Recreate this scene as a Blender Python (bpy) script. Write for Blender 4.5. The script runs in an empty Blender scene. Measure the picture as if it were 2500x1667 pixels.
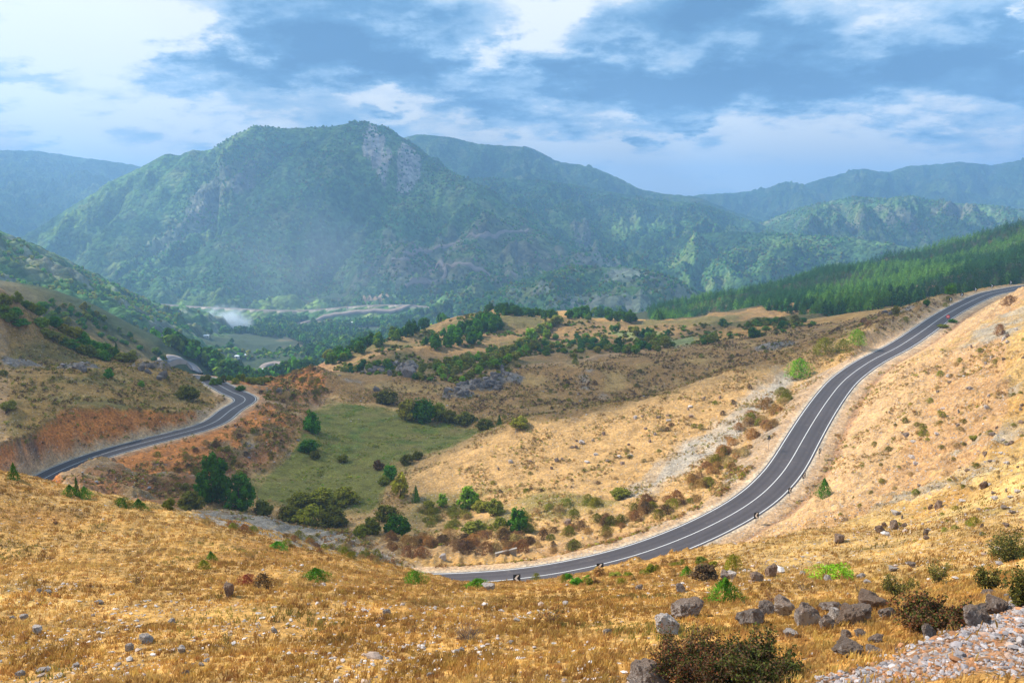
import bpy, bmesh, math, random
import numpy as np
from mathutils import Vector, Matrix
random.seed(7); RNG = np.random.default_rng(7)
C = bpy.context.scene.collection
S5 = 2500/2352.0
# ------------------------------------------------------------------ numeric helpers
_perm = np.random.default_rng(11).permutation(65536).astype(np.int64)
def _h(ix, iy, s):
    return _perm[(_perm[(ix + s*131) & 65535] + iy) & 65535]
def perlin(x, y, s=0):
    x = np.asarray(x, float); y = np.asarray(y, float)
    ix = np.floor(x).astype(np.int64); iy = np.floor(y).astype(np.int64)
    fx = x-ix; fy = y-iy
    u = fx*fx*fx*(fx*(fx*6-15)+10); v = fy*fy*fy*(fy*(fy*6-15)+10)
    def g(a, b, dx, dy):
        t = _h(a, b, s)*(2*math.pi/65536.0)
        return np.cos(t)*dx + np.sin(t)*dy
    n0 = g(ix, iy, fx, fy); n1 = g(ix+1, iy, fx-1, fy)
    n2 = g(ix, iy+1, fx, fy-1); n3 = g(ix+1, iy+1, fx-1, fy-1)
    a = n0+u*(n1-n0); b = n2+u*(n3-n2)
    return (a+v*(b-a))*1.4
def fbm(x, y, size, octs=4, s=0, gain=0.5):
    r = 0.0; a = 1.0; k = 1.0/size
    for o in range(octs):
        r = r + a*perlin(x*k, y*k, s+o*17); a *= gain; k *= 2.03
    return r
def ridged(x, y, size, octs=4, s=0, gain=0.5):
    r = 0.0; a = 1.0; k = 1.0/size; w = 1.0
    for o in range(octs):
        n = 1-np.abs(perlin(x*k, y*k, s+o*17)); n = n*n*w
        w = np.clip(n*1.6, 0, 1); r = r+a*n; a *= gain; k *= 2.07
    return r
def sstep(a, b, x):
    t = np.clip((x-a)/(b-a), 0, 1); return t*t*(3-2*t)
def mix(a, b, t): return a+(b-a)*t

# ------------------------------------------------------------------ camera model (photo is 2500 x 1667)
F = 1944.0; TH = math.atan(333.5/1944.0)
CT, ST = math.cos(TH), math.sin(TH)
def P(px, py, Y):
    u = (px-1250)/F; v = (833.5-py)/F
    y = CT+v*ST; z = -ST+v*CT
    return (u*Y/y, Y, z*Y/y)
def tanv(py):
    v = (833.5-py)/F
    return (-ST+v*CT)/(CT+v*ST)
def PZ(px, py, z):
    return P(px, py, z/tanv(py))
def W(px, Y, z):                      # hidden point: column px, distance Y, height z
    t = z/Y; # invert for x : x = u*Y/(CT+v*ST)
    v = (t*CT+ST)/(CT-t*ST)
    return ((px-1250)/F*Y/(CT+v*ST), Y, z)

# ------------------------------------------------------------------ terrain control
G = []
def g(*a): G.append(P(*a))
def gw(*a): G.append(W(*a))
def gz(*a): G.append(PZ(*a))
# under and behind the viewer
for x, y, z in [(0,0,-1.75),(-8,-2,-2.6),(9,-3,-0.6),(-15,-12,1.5),(0,-14,2.5),(20,-12,6),(40,-5,7),(-40,-5,-1),(60,10,9),(-60,10,-6),(25,5,0.5)]:
    G.append((x, y, z))
for a in [(0,1667,17),(600,1667,16),(1250,1667,15),(1900,1667,11.5),(2300,1600,10.5),(2500,1530,11),(2500,1660,8.5),
          (0,1500,27),(600,1500,26),(1250,1500,26),(1700,1500,24),(2100,1500,19),(2450,1470,15),
          (0,1350,45),(600,1380,42),(1000,1440,40),(1400,1460,38),(1900,1400,36),(2300,1400,30),
          (-120,1205,84),(0,1216,84),(70,1234,84),(150,1252,83),(276,1270,81),(350,1270,80),(430,1274,78),(530,1285,76),(638,1306,74),(720,1328,72),(808,1352,70),(900,1373,67),(1000,1397,65),(1120,1417,63),(1254,1432,62),(1340,1424,62),(1400,1413,62),(1500,1388,63),(1600,1358,66),
          (1850,1262,85),(2020,1185,100),(2130,1060,120),(2240,910,145),(2290,806,190),
          (2500,722,200),(2500,850,120),(2500,1000,92),(2500,1200,57),(2500,1350,33),(2300,1200,70),(2300,1000,115),(2350,850,150),
          (2100,1300,55),(2200,1100,95),(1900,1320,60),(2000,1250,78),(1700,1385,50),
          # inner side of the right road, the spur
          (1275,1042,178),(1600,957,190),(1807,893,200),(1966,842,215),(1990+60,815,232),
          (1300,1200,142),(1500,1100,160),(1500,1230,130),(1400,1330,112),(1700,1150,140),(1800,1010,168),(1650,1230,122),(1900,930,192),
          (1150,1320,117),(1000,1332,112),(850,1312,118),(650,1268,125),(500,1242,128),
          (1300,1110,164),(1150,1140,160),
          # red bank left
          (400,1110,158),(600,1020,190),(300,1150,148),(500,1150,152),(500,1220,137),(620,1060,180),
          # mound
          (740,930,250),(740,897,262),(680,915,258),(600,925,262),(820,925,262),
          # meadow back
          (1000,940,250),(900,920,265),(1000,912,276),(1150,900,300),(1100,860,340),(950,880,330),(1250,757,480),(1100,790,450),(1000,830,400),(900,850,400),(800,887,380),
          (1200,1005,215),(1150,935,255),(1240,892,268),(1380,884,272),(1600,852,300),(1915,794,320),(2180,757,330),(2260,737,258),
          (1900,850,265),(1700,900,255),(2050,810,272),(1400,965,235),
          (1500,790,430),(1700,782,430),(1500,850,352),(1350,820,400),(1300,872,330),(1950,737,480),(2100,747,420),
          (1500,772,520),(1750,780,500),(1350,768,520),
          # pine ridge
          (2500,578,700),(2400,598,700),(2300,622,700),(2150,655,700),(2000,688,690),(1850,722,680),(1700,755,670),(1590,778,660),
          (2250,702,450),(2450,692,400),(2300,680,520),(2000,720,560),
          # left hill
          (0,716,230),(100,779,240),(200,842,245),(330,880,250),(400,907,246),(470,917,250),
          (30,1065,150),(215,1003,165),(330,970,185),(440,965,203),(0,1100,140),(0,1000,165),(100,950,185),(0,880,205),(200,900,215),(260,937,195),(400,930,225),(0,800,222),(300,922,228),
          (200,737,450),(60,712,450),(330,802,450),(420,862,450),(430,892,520),(300,850,500),
          (650,905,720)]: g(*a)
for a in [(1000,78,-39),(1250,78,-40),(800,86,-42),(600,88,-41),(430,91,-41),(300,94,-41),(140,97,-41),(0,100,-40),(1450,78,-39.5),(1600,84,-40),
          (1800,232,-52),(1600,215,-53),(740,292,-68),(560,300,-73),(450,310,-80),(650,330,-80),(900,560,-115),(800,520,-112),(950,600,-120),(1100,650,-118),(1250,620,-95),
          (1500,720,-118),(1700,760,-118),(2300,900,-90),(2500,950,-80),(1900,900,-130),(0,320,-62),(200,330,-78),(400,345,-88),(600,420,-105),(600,560,-132),(0,600,-75),(150,650,-100),
          (-400,700,-60),(-400,250,-18),(-400,150,-30),(-600,60,-16),(-300,100,-32),(2900,60,-8),(2900,150,-14),(2900,300,-20),(3300,700,-10),(-800,1500,-190),
          (300,750,-135)]: gw(*a)
for px in (-600,-100,400,900,1400,1900,2400,2900,3400):
    for Y, z in ((1400,-200),(1900,-200),(3000,-205),(6000,-215),(11000,-220)): gw(px, Y, z)
for a in [(904,1265),(744,1300),(640,1150),(800,1100),(800,1000),(1010,1000),(1150,1058),(990,1140),(850,985),(1000,1230),(1100,1245),(700,1220),(900,1180),(1190,1035)]:
    gz(a[0], a[1], -57)
for a in [(600,850,-165),(400,830,-150),(850,810,-190),(900,862,-160),(560,815,-182),(520,895,-145)]: gz(*a)
G = np.array(G)
CY = -15.0
def polar(x, y):
    r = np.hypot(x, y-CY); return np.arctan2(x, y-CY), np.log(r), r
gp, gl, gr = polar(G[:,0], G[:,1])
def _tps(d2): return 0.5*d2*np.log(d2+1e-9)
def fit():
    n = len(G)
    d2 = (gp[:,None]-gp)**2+(gl[:,None]-gl)**2
    K = _tps(d2)+np.eye(n)*1e-6
    Q = np.stack([np.ones(n), gp, gl], 1)
    A = np.block([[K, Q],[Q.T, np.zeros((3,3))]])
    sol = np.linalg.solve(A, np.concatenate([G[:,2]/gr, np.zeros(3)]))
    return sol
SOL = fit()
def base_h(ph, L):
    out = np.empty(ph.size); p = ph.ravel(); l = L.ravel(); n = len(G)
    for i in range(0, p.size, 20000):
        a = p[i:i+20000]; b = l[i:i+20000]
        d2 = (a[:,None]-gp)**2+(b[:,None]-gl)**2
        out[i:i+20000] = (_tps(d2)@SOL[:n]+SOL[n]+SOL[n+1]*a+SOL[n+2]*b)*np.exp(b)
    return out.reshape(ph.shape)

# ------------------------------------------------------------------ roads as 3-D centre lines
def trace_road(first, pts, grades):
    """walk along traced points keeping the road's grade plausible"""
    p = np.array(P(*first)); out = [p]
    for q, gr_ in zip(pts, grades):
        Ys = np.linspace(p[1]*0.9, p[1]*1.35, 3000)
        y = CT+(833.5-q[1])/F*ST
        X = (q[0]-1250)/F*Ys/y; Z = tanv(q[1])*Ys
        e = Z-p[2]-gr_*np.hypot(X-p[0], Ys-p[1])
        s = np.where(np.sign(e[:-1]) != np.sign(e[1:]))[0]
        i = s[0] if len(s) else int(np.argmin(abs(e)))
        p = np.array([X[i], Ys[i], Z[i]]); out.append(p)
    return out
RR = [(1310,1408),(1400,1393),(1500,1370),(1600,1340),(1676,1310),(1753,1274),(1814,1240),(1845,1219),(1891,1177),(1925,1134),(1957,1078),(1991,1021),(2022,975),(2053,936),(2083,910),(2129,879),(2183,852),(2221,829),(2259,803),(2297,776),(2336,753),(2374,734),(2412,718),(2470,705),(2500,701)]
right = trace_road((1252,1413,95), RR, [0.075]*len(RR))
right[-1] = np.array(P(2506,700,276))
right += [right[-1]+np.array([22.,10,.8]), right[-1]+np.array([60.,14,2.]), right[-1]+np.array([160.,0,6.])]
LL = [(166,1139),(249,1108),(332,1085),(414,1064),(477,1048),(518,1035),(547,1014),(568,996),(597,981),(603,973),(593,967),(564,956),(543,944),(526,935)]
left = trace_road((87,1178,142), LL, [-.02]*9+[-.05]*5)
zA, zB = right[0][2], left[0][2]
hid = []
xa, xb = right[0], left[0]
for t, hx, hy in ((.12,-13,95.5),(.28,-30,99.5),(.45,-48,104.5),(.62,-66,110),(.76,-80,118),(.88,-87.5,129)):
    hid.append(np.array([hx, hy, zA*(1-t)+zB*t-.6]))
tail = [left[-1]+np.array([-9.,14,-1.6]), left[-1]+np.array([-26.,32,-4.5]), left[-1]+np.array([-60.,60,-10])]
def catmull(pts, step=1.5):
    pts = [np.array(p, float) for p in pts]
    pts = [2*pts[0]-pts[1]]+pts+[2*pts[-1]-pts[-2]]
    out = []
    for i in range(1, len(pts)-2):
        p0, p1, p2, p3 = pts[i-1:i+3]
        n = max(2, int(np.linalg.norm(p2-p1)/step))
        for k in range(n):
            t = k/n
            out.append(0.5*((2*p1)+(-p0+p2)*t+(2*p0-5*p1+4*p2-p3)*t*t+(-p0+3*p1-3*p2+p3)*t**3))
    out.append(pts[-2]); return np.array(out)
def smooth_line(a, n, it=1, zn=25):
    a = a.copy()
    for _ in range(it):
        k = np.ones(2*n+1)/(2*n+1)
        for c in range(2):
            b = np.pad(a[:,c], n, mode='reflect', reflect_type='odd'); a[:,c] = np.convolve(b, k, 'valid')
    k = np.ones(2*zn+1)/(2*zn+1)
    b = np.pad(a[:,2], zn, mode='reflect', reflect_type='odd'); a[:,2] = np.convolve(b, k, 'valid')
    return a
MAIN = np.array(tail[::-1]+left[::-1]+hid[::-1]+right)
MAINC = smooth_line(catmull(MAIN), 3, 1, 7)
# ------------------------------------------------------------------ the polar grid all land surfaces share
NF = 1010
phi = np.concatenate([np.radians(np.linspace(-80,-37,110))[:-1], np.radians(np.linspace(-37,37,NF)), np.radians(np.linspace(37,80,110))[1:]])
L1 = np.arange(math.log(8), math.log(420), 0.0050)
L2 = np.arange(L1[-1]+0.006, math.log(9500), 0.0062)
LR = np.concatenate([L1, L2])
PH, LL_ = np.meshgrid(phi, LR)
RAD = np.exp(LL_); X = RAD*np.sin(PH); Y = RAD*np.cos(PH)+CY
# smooth control surface, evaluated coarsely and interpolated
cphi = np.radians(np.linspace(-80, 80, 321)); cL = np.linspace(LR[0], LR[-1], 420)
cp, cl = np.meshgrid(cphi, cL)
CB = base_h(cp, cl)/np.exp(cl)
def bil(A, ph, L, ph0, dph, l0, dl):
    i = (ph-ph0)/dph; j = (L-l0)/dl
    i = np.clip(i, 0, A.shape[1]-1.001); j = np.clip(j, 0, A.shape[0]-1.001)
    a = i.astype(int); b = j.astype(int); u = i-a; v = j-b
    return (A[b,a]*(1-u)+A[b,a+1]*u)*(1-v)+(A[b+1,a]*(1-u)+A[b+1,a+1]*u)*v
def base_fast(x, y):
    p, l, r = polar(x, y)
    return bil(CB, p, l, cphi[0], cphi[1]-cphi[0], cL[0], cL[1]-cL[0])*r

def line_dist(x, y, line):
    """distance to a polyline, height there, signed side (+ = left of travel)"""
    best = np.full(x.shape, 1e9); bz = np.zeros(x.shape); sd = np.zeros(x.shape); ss = np.zeros(x.shape)
    acc = 0.0
    for a, b in zip(line[:-1], line[1:]):
        d = b[:2]-a[:2]; ln = float(np.hypot(*d)); l2 = max(ln*ln, 1e-9)
        t = np.clip(((x-a[0])*d[0]+(y-a[1])*d[1])/l2, 0, 1)
        ex = x-(a[0]+t*d[0]); ey = y-(a[1]+t*d[1]); dd = ex*ex+ey*ey
        m = dd < best
        best = np.where(m, dd, best); bz = np.where(m, a[2]+t*(b[2]-a[2]), bz)
        sd = np.where(m, np.sign(d[0]*ey-d[1]*ex), sd); ss = np.where(m, acc+t*ln, ss)
        acc += ln
    return np.sqrt(best), bz, sd, ss
def inpoly(x, y, poly):
    r = np.zeros(x.shape, bool); n = len(poly)
    for i in range(n):
        x0, y0 = poly[i][:2]; x1, y1 = poly[(i+1) % n][:2]
        if y0 == y1: continue
        c = ((y0 > y) != (y1 > y)) & (x < (x1-x0)*(y-y0)/(y1-y0)+x0); r ^= c
    return r

print('base'); B0 = base_fast(X, Y)
def ray_hit(hf, px, py, y0=4.0, y1=4500.0):
    Ys = np.exp(np.linspace(math.log(y0), math.log(y1), 1500)); y = CT+(833.5-py)/F*ST
    xs = (px-1250)/F*Ys/y; zs = tanv(py)*Ys
    e = zs-hf(xs, Ys); s = np.where((e[:-1] > 0) & (e[1:] <= 0))[0]
    if not len(s): return None
    i = s[0]; t = e[i]/(e[i]-e[i+1]); q = Ys[i]+t*(Ys[i+1]-Ys[i])
    return np.array([(px-1250)/F*q/y, q, tanv(py)*q])
def zone(pts, scale=S5, hf=base_fast):
    o = [ray_hit(hf, a*scale, b*scale) for a, b in pts]
    return [p[:2] for p in o if p is not None]
def zmask(poly, x, y, soft):
    """soft world-space mask of a polygon, with ragged edges"""
    wx = x+fbm(x, y, soft*3+.01, 3, 91)*soft; wy = y+fbm(x, y, soft*3+.01, 3, 57)*soft
    m = inpoly(wx, wy, poly).astype(float)
    for q in (1, 2, 3):
        vx = x+fbm(x, y, soft*1.2*q+.01, 3, 91+q)*soft*(.5+.5*q); vy = y+fbm(x, y, soft*1.2*q+.01, 3, 57+q)*soft*(.5+.5*q); m = m+inpoly(vx, vy, poly)
    return m/4
ROADW = 3.05
nearm = RAD < 420
ROW_N = int(np.sum(LR < math.log(420)))
print('road distance')
RD = np.full(X.shape, 1e3); RZ = np.zeros(X.shape); RS = np.zeros(X.shape); RA = np.zeros(X.shape)
sub = slice(0, ROW_N)
# search only the strip where the road can be
msk = (Y[sub] > 50) & (Y[sub] < 340) & (X[sub] > -200) & (X[sub] < 380)
d, bz, sd, ss = line_dist(X[sub][msk], Y[sub][msk], MAINC[::2])
for A, v in ((RD, d), (RZ, bz), (RS, sd), (RA, ss)):
    t = A[sub]; t[msk] = v; A[sub] = t
# zones
ZM = {k: zone(v) for k, v in dict(
 meadow=[(600,1085),(655,1030),(725,940),(770,918),(940,945),(1120,985),(1060,1015),(930,1062),(900,1100),(850,1185),(720,1175),(590,1150),(570,1120)],
 brown=[(700,868),(740,852),(950,868),(1150,852),(1300,834),(1500,802),(1800,750),(2050,714),(2190,678),(2170,708),(1890,792),(1700,840),(1500,903),(1200,984),(1120,985),(1040,962),(880,922),(780,912)],
 gravel=[(445,1190),(600,1236),(760,1276),(900,1300),(960,1302),(900,1275),(860,1262),(760,1222),(600,1182),(450,1172)],
 scree=[(1800,845),(1700,918),(1600,1005),(1500,1095),(1440,1150),(1480,1150),(1600,1075),(1720,975),(1780,925),(1850,862)],
 mound=[(575,905),(600,872),(650,846),(735,846),(760,890),(740,925),(690,925),(600,925)],
 bank=[(570,935),(700,928),(715,975),(650,1040),(590,1080),(450,1150),(380,1160),(250,1140),(160,1112),(210,1078),(300,1058),(400,1030),(500,1002),(560,965)],
 lefthill=[(0,680),(100,738),(200,798),(320,832),(440,868),(490,890),(530,930),(450,985),(300,1020),(100,1060),(0,1075)],
 rightrock=[(2352,700),(2240,720),(2130,800),(2090,900),(2030,1020),(1900,1120),(1750,1180),(1560,1250),(1700,1230),(2000,1260),(2352,1150)],
 plateau=[(740,850),(850,790),(1000,722),(1150,718),(1300,728),(1600,735),(1800,705),(2100,690),(1800,742),(1500,795),(1300,828),(1150,846),(950,862)],
 field=[(1395,765),(1520,765),(1600,780),(1560,800),(1480,790),(1400,775)],
 pebbles=[(1830,1568),(1920,1535),(2020,1500),(2120,1462),(2240,1402),(2352,1370),(2500,1340),(2500,1568)],
 slopeveg=[(980,1140),(1100,1120),(1300,1130),(1440,1150),(1440,1200),(1150,1235),(1000,1225),(900,1200)],
).items()}
ZM['meadow'] = [tuple(p) for p in ZM['meadow']]
Zs = {}
soft = np.clip(RAD*0.016, 0.3, 6)
for k, pl in ZM.items():
    m = np.zeros(X.shape); xs = [p[0] for p in pl]; ys = [p[1] for p in pl]
    bb = (X > min(xs)-25) & (X < max(xs)+25) & (Y > min(ys)-25) & (Y < max(ys)+25)
    m[bb] = zmask(pl, X[bb], Y[bb], soft[bb]); Zs[k] = m
print('detail')
H = B0.copy()
flat = Zs['meadow']
amp = np.clip((RAD-8)/60, 0, 1)
H += (fbm(X, Y, 40, 3, 1)*0.9*np.clip((RAD-40)/120, 0, 1) + fbm(X, Y, 9, 4, 2)*0.42*np.clip(RAD/60, .12, 1) + fbm(X, Y, 1.6, 3, 3)*0.10)*(1-.9*flat)
m = Zs['lefthill']+Zs['plateau']*1.3+Zs['brown']*.6
H += (ridged(X, Y, 55, 4, 5)-.9)*2.2*np.clip(m, 0, 1.5)*(RAD > 120)
m = np.clip(Zs['bank']+Zs['mound'], 0, 1)
H += (ridged(X, Y, 11, 4, 6)-.8)*1.5*m
gul = (RAD > 300)
H += (ridged(X, Y, 180, 4, 8)-.8)*np.clip((RAD-350)/500, 0, 1)*13*np.clip(1-(RAD-900)/400, 0.12, 1)
H += fbm(X, Y, 420, 3, 30)*12*sstep(1200, 2500, RAD)
# rocky outcrops: positions in the photo (2352 px), radius m, height m
OUT = [(935,856,6,2.6),(1100,885,8,1.4),(1150,868,7,1.2),(1060,905,6,.8),(370,872,4,1.6),(330,854,4,1.4),(185,850,6,1.6),(860,855,5,1.2),(640,900,4,.8),(1780,800,8,1.2),(50,830,5,1.0),(905,845,5,1.6)]
ROCKM = np.zeros(X.shape)
for a, b, rr, hh in OUT:
    p = ray_hit(base_fast, a*S5, b*S5)
    if p is None: continue
    bb = (abs(X-p[0]) < rr*3) & (abs(Y-p[1]) < rr*3)
    dd = np.hypot(X[bb]-p[0], (Y[bb]-p[1])*1.2)+fbm(X[bb], Y[bb], rr*.8, 3, 77)*rr*.35
    w = sstep(rr, rr*.35, dd)
    H[bb] += w*hh*(0.75+.5*ridged(X[bb], Y[bb], rr*.7, 3, 78)); ROCKM[bb] = np.maximum(ROCKM[bb], sstep(rr, rr*.8, dd))
for px_, py_, Y_, rx_, ry_, hh in [(752,935,248,16,11,4.2),(375,935,226,13,11,2.6),(470,935,238,9,8,1.4)]:
    p = P(px_, py_, Y_); H += hh*np.exp(-(((X-p[0])/rx_)**2+((Y-p[1])/ry_)**2)**1.3)
# road bed: level shelf, cut banks above, fill banks below
edge = ROADW+1.5+np.where(RS < 0, 1.6, 0.4)*sstep(190, 260, RA)+fbm(X, Y, 7, 2, 44)*.25
up = np.where(RA < 200, 1.25, 0.62)+3.0*sstep(172, 186, RA)*sstep(300, 285, RA)*(RS < 0)
rough = ridged(X, Y, 5.5, 4, 45)
_e = np.maximum(RD-edge, 0)
top = RZ+_e*up+np.minimum(_e, 7)*(rough-.8)*np.where(RA < 200, .38, .16)
bot = RZ-np.maximum(RD-edge, 0)*.62
_low = (RS > 0) & (RA < 182); top = np.where(_low, RZ-.13*np.minimum(_e, 20)+np.maximum(_e-20, 0)*.45+(rough-.8)*.15*np.minimum(_e, 4), top)
_gl = ridged(RA/3.2, RD/16.0, 1.0, 3, 47)-.85      # rills running down the cut banks
H0 = H.copy()
Hc = np.where(RD < 60, np.minimum(np.maximum(H, bot), top), H)
CUT = np.clip((H0-Hc)/.5, 0, 1)*(RD < 60); FILL = np.clip((Hc-H0)/.4, 0, 1)*(RD < 60)
shelf = (RD < edge)
Hc = Hc+np.where(RD < 45, _gl*.55*np.clip((RD-edge)/4, 0, 1)*np.clip((40-RD)/15, 0, 1)*((RS <= 0) | (RA > 200)), 0)
H = np.where(shelf, RZ-0.06-0.02*sstep(ROADW, edge, RD)+fbm(X, Y, 1.2, 2, 46)*.035*sstep(ROADW+.2, edge, RD), Hc)
H = np.where(RD < ROADW+.6, np.minimum(H, RZ-.06), H)
SH = (RD < edge+.35).astype(float)

# ------------------------------------------------------------------ mountains: ridge lines traced in space, flanks falling away from them
MT = dict(
 main=dict(slope=.62, gul=30, R=[
  [(-150,700,2300),(55,577,2350),(140,525,2400),(240,465,2420),(350,405,2450),(410,375,2450),(440,380,2450),(470,366,2450),(500,370,2480),(530,362,2500),(580,328,2500),(620,308,2500),(700,314,2550),(760,312,2550),(820,309,2500),(870,297,2450),(910,305,2430),(980,345,2400),(1030,378,2380),(1080,412,2350),(1160,448,2250),(1240,508,2150),(1300,560,2050),(1380,622,1950),(1430,645,1900)],
  [(870,297,2450),(800,380,2300),(700,470,2150),(600,560,2000),(560,650,1800),(520,720,1650)],
  [(530,362,2500),(430,460,2300),(350,560,2100),(290,640,1950),(330,700,1700)],
  [(350,405,2450),(240,500,2250),(130,570,2150),(100,600,2100)],
  [(910,305,2430),(960,450,2200),(980,560,2000),(1000,640,1800),(960,700,1650)],
  [(1160,448,2250),(1180,540,2000),(1150,620,1800),(1100,690,1600)],
  [(620,308,2500),(600,400,2350),(520,480,2200),(440,580,2000),(420,660,1800),(450,720,1650)],
  [(700,314,2550),(720,420,2300),(680,560,2050),(640,640,1850)],
  [(1300,560,2050),(1330,640,1800),(1290,700,1600)],
  [(330,700,1700),(500,735,1620),(700,742,1570),(900,738,1540),(1060,735,1500),(1130,748,1450)]]),
 left_slope=dict(slope=.62, gul=16, R=[
  [(-400,480,850),(-100,540,950),(0,572,1000),(80,615,1050),(150,655,1100),(200,702,1120),(300,772,1200),(400,822,1260),(480,846,1300)],
  [(80,615,1050),(180,735,880),(250,800,760)],[(300,772,1200),(370,825,1050),(410,850,960)],[(-100,540,950),(0,700,700)]]),
 far_left=dict(slope=.5, gul=60, R=[
  [(-500,380,4500),(0,367,4500),(90,369,4500),(200,385,4500),(280,395,4500),(340,405,4500),(450,480,4500),(600,560,4400)],
  [(-200,540,3500),(0,485,3700),(60,462,3700),(150,432,3700),(200,430,3700),(280,468,3600),(350,505,3500)],
  [(90,369,4500),(60,462,3700),(20,560,3000)],[(200,430,3700),(230,520,3200)]]),
 back=dict(slope=.5, R=[
  [(820,400,3900),(990,335,3900),(1020,328,3900),(1100,335,3900),(1170,352,3900),(1270,358,3900),(1320,392,3900),(1400,400,3850),(1450,410,3800),(1500,430,3800),(1560,462,3700),(1620,473,3700),(1700,480,3600),(1800,520,3500)],
  [(1270,358,3900),(1290,440,3400)],[(1100,335,3900),(1060,430,3500)],[(1400,400,3850),(1460,460,3400)]]),
 green=dict(slope=.5, R=[
  [(1100,437,3000),(1200,435,3000),(1300,440,3000),(1400,450,3000),(1500,470,2950),(1600,488,2900),(1700,496,2900),(1780,520,2900),(1850,545,2900),(1950,580,2900)],
  [(1300,440,3000),(1380,540,2500),(1450,620,2150),(1510,655,1950)],[(1500,470,2950),(1560,560,2500),(1620,640,2100)],
  [(1180,436,3000),(1260,520,2500),(1330,600,2100),(1400,640,1900)],[(1700,496,2900),(1690,570,2400)]]),
 front=dict(slope=.55, gul=34, R=[
  [(1540,640,2250),(1620,590,2250),(1700,570,2200),(1800,565,2150),(1950,575,2050),(2080,582,2000),(2200,600,1950),(2400,660,1800)],
  [(1800,565,2150),(1760,650,1900),(1730,730,1650)],[(2000,578,2050),(1900,650,1800),(1850,700,1650)],[(1700,570,2200),(1620,640,1950),(1580,710,1700)]]),
 small=dict(slope=.48, gul=24, R=[
  [(1180,735,1500),(1260,695,1500),(1330,668,1450),(1400,655,1450),(1480,652,1450),(1540,655,1450),(1600,680,1450),(1680,715,1450),(1750,745,1400)],
  [(1540,655,1450),(1510,720,1250)],[(1400,655,1450),(1340,730,1250)]]),
 ribs=dict(slope=.6, R=[
  [(1820,560,3000),(1930,515,2900),(2000,495,2850),(2080,482,2800),(2160,485,2800),(2230,480,2800),(2280,492,2750),(2400,500,2700),(2500,512,2700),(2800,520,2600)],
  [(2080,482,2800),(1990,540,2500),(1900,590,2300)],[(2230,480,2800),(2150,560,2500),(2080,600,2300)],[(2400,500,2700),(2320,560,2450),(2260,600,2300)],[(2500,512,2700),(2450,580,2400)],[(2150,485,2800),(2070,545,2500),(2000,590,2350)],[(2320,495,2750),(2240,565,2450)]]),
 far_right=dict(slope=.45, R=[
  [(1600,500,4600),(1710,475,4600),(1800,470,4600),(1850,465,4600),(1920,443,4600),(1960,452,4600),(2010,435,4600),(2100,413,4600),(2170,420,4600),(2220,405,4600),(2300,400,4600),(2340,395,4600),(2420,403,4600),(2500,390,4600),(2900,380,4600)],
  [(2100,413,4600),(2150,480,3900)],[(2340,395,4600),(2300,480,3900)],[(2500,390,4600),(2450,480,3900)],[(1920,443,4600),(1960,490,4000)]]),
)
ROW_M = int(np.sum(LR < math.log(620)))
MH = {}
xm, ym, rm = X[ROW_M:], Y[ROW_M:], RAD[ROW_M:]
for si, (name, d) in enumerate(MT.items()):
    print(name)
    lines = [np.array([P(*q) for q in ln]) for ln in d['R']]
    allp = np.concatenate(lines); big = np.full(xm.shape, -400.0)
    reach = 900
    bb = (xm > allp[:,0].min()-reach) & (xm < allp[:,0].max()+reach) & (ym > allp[:,1].min()-reach) & (ym < allp[:,1].max()+reach)
    x, y = xm[bb], ym[bb]
    wx = x+fbm(x, y, 300, 3, 60+si)*32+fbm(x, y, 70, 2, 70+si)*8; wy = y+fbm(x, y, 300, 3, 80+si)*32
    acc = None; dc = None
    for li, ln in enumerate(lines):
        use = (x, y) if li == 0 else (wx, wy)
        dd, zz, _, _ = line_dist(use[0], use[1], ln)
        v = zz-d['slope']*(np.sqrt(dd*dd+(26 if li else 12)**2)-(26 if li else 12))
        if li == 0: dc = dd
        k = 16.0
        acc = v if acc is None else np.maximum(acc, v)+k*0.35*np.exp(-np.abs(acc-v)/k)*(dc > 30)
    fade = sstep(0, 160, dc)
    if name == 'main': FOOT = catmull([P(*q) for q in [(290,734,1450),(383,742,1440),(460,748,1432),(560,753,1425),(640,757,1420),(740,758,1415),(830,751,1412),(900,746,1410),(980,745,1405),(1040,749,1400),(1080,758,1390)]], 12)
    acc += (ridged(wx, wy, 240, 5, 100+si)-1.0)*d.get('gul',44)*.5*fade + (ridged(x, y, 60, 3, 120+si)-.8)*9*(.25+.75*fade)
    _u = x*.94-y*.34; _v = x*.34+y*.94; _w = _u+fbm(x, y, 200, 3, 150+si)*40   # gullies running down towards the valley
    acc += (ridged(_w/120, _v/620, 1.0, 4, 160+si)-.95)*d.get('gul', 44)*.95*fade+(ridged(_w/42, _v/260, 1.0, 3, 170+si)-.9)*d.get('gul', 44)*.22*fade
    acc += fbm(x, y, 15, 3, 130+si)*(2.6*(.6+.4*fade))
    if name == 'main':
        dd, zz, _, _ = line_dist(x, y, FOOT); e_ = np.maximum(dd-7, 0); nn = ridged(x, y, 26, 3, 140)-.8
        acc = np.where(dd < 130, np.clip(np.maximum(acc, -240), zz-.62*e_-nn*np.minimum(e_, 12)*.2, zz+.95*e_+nn*np.minimum(e_, 20)*.35), acc); FD = np.full(xm.shape, 1e3); FD[bb] = dd
    big[bb] = acc
    MH[name] = big
HALL = H.copy()
OWN = np.zeros(X.shape, int)
for i, (n, b) in enumerate(MH.items()):
    m = b > HALL[ROW_M:]
    t = HALL[ROW_M:]; t[m] = b[m]; HALL[ROW_M:] = t
    o = OWN[ROW_M:]; o[m] = i+1; OWN[ROW_M:] = o
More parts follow.
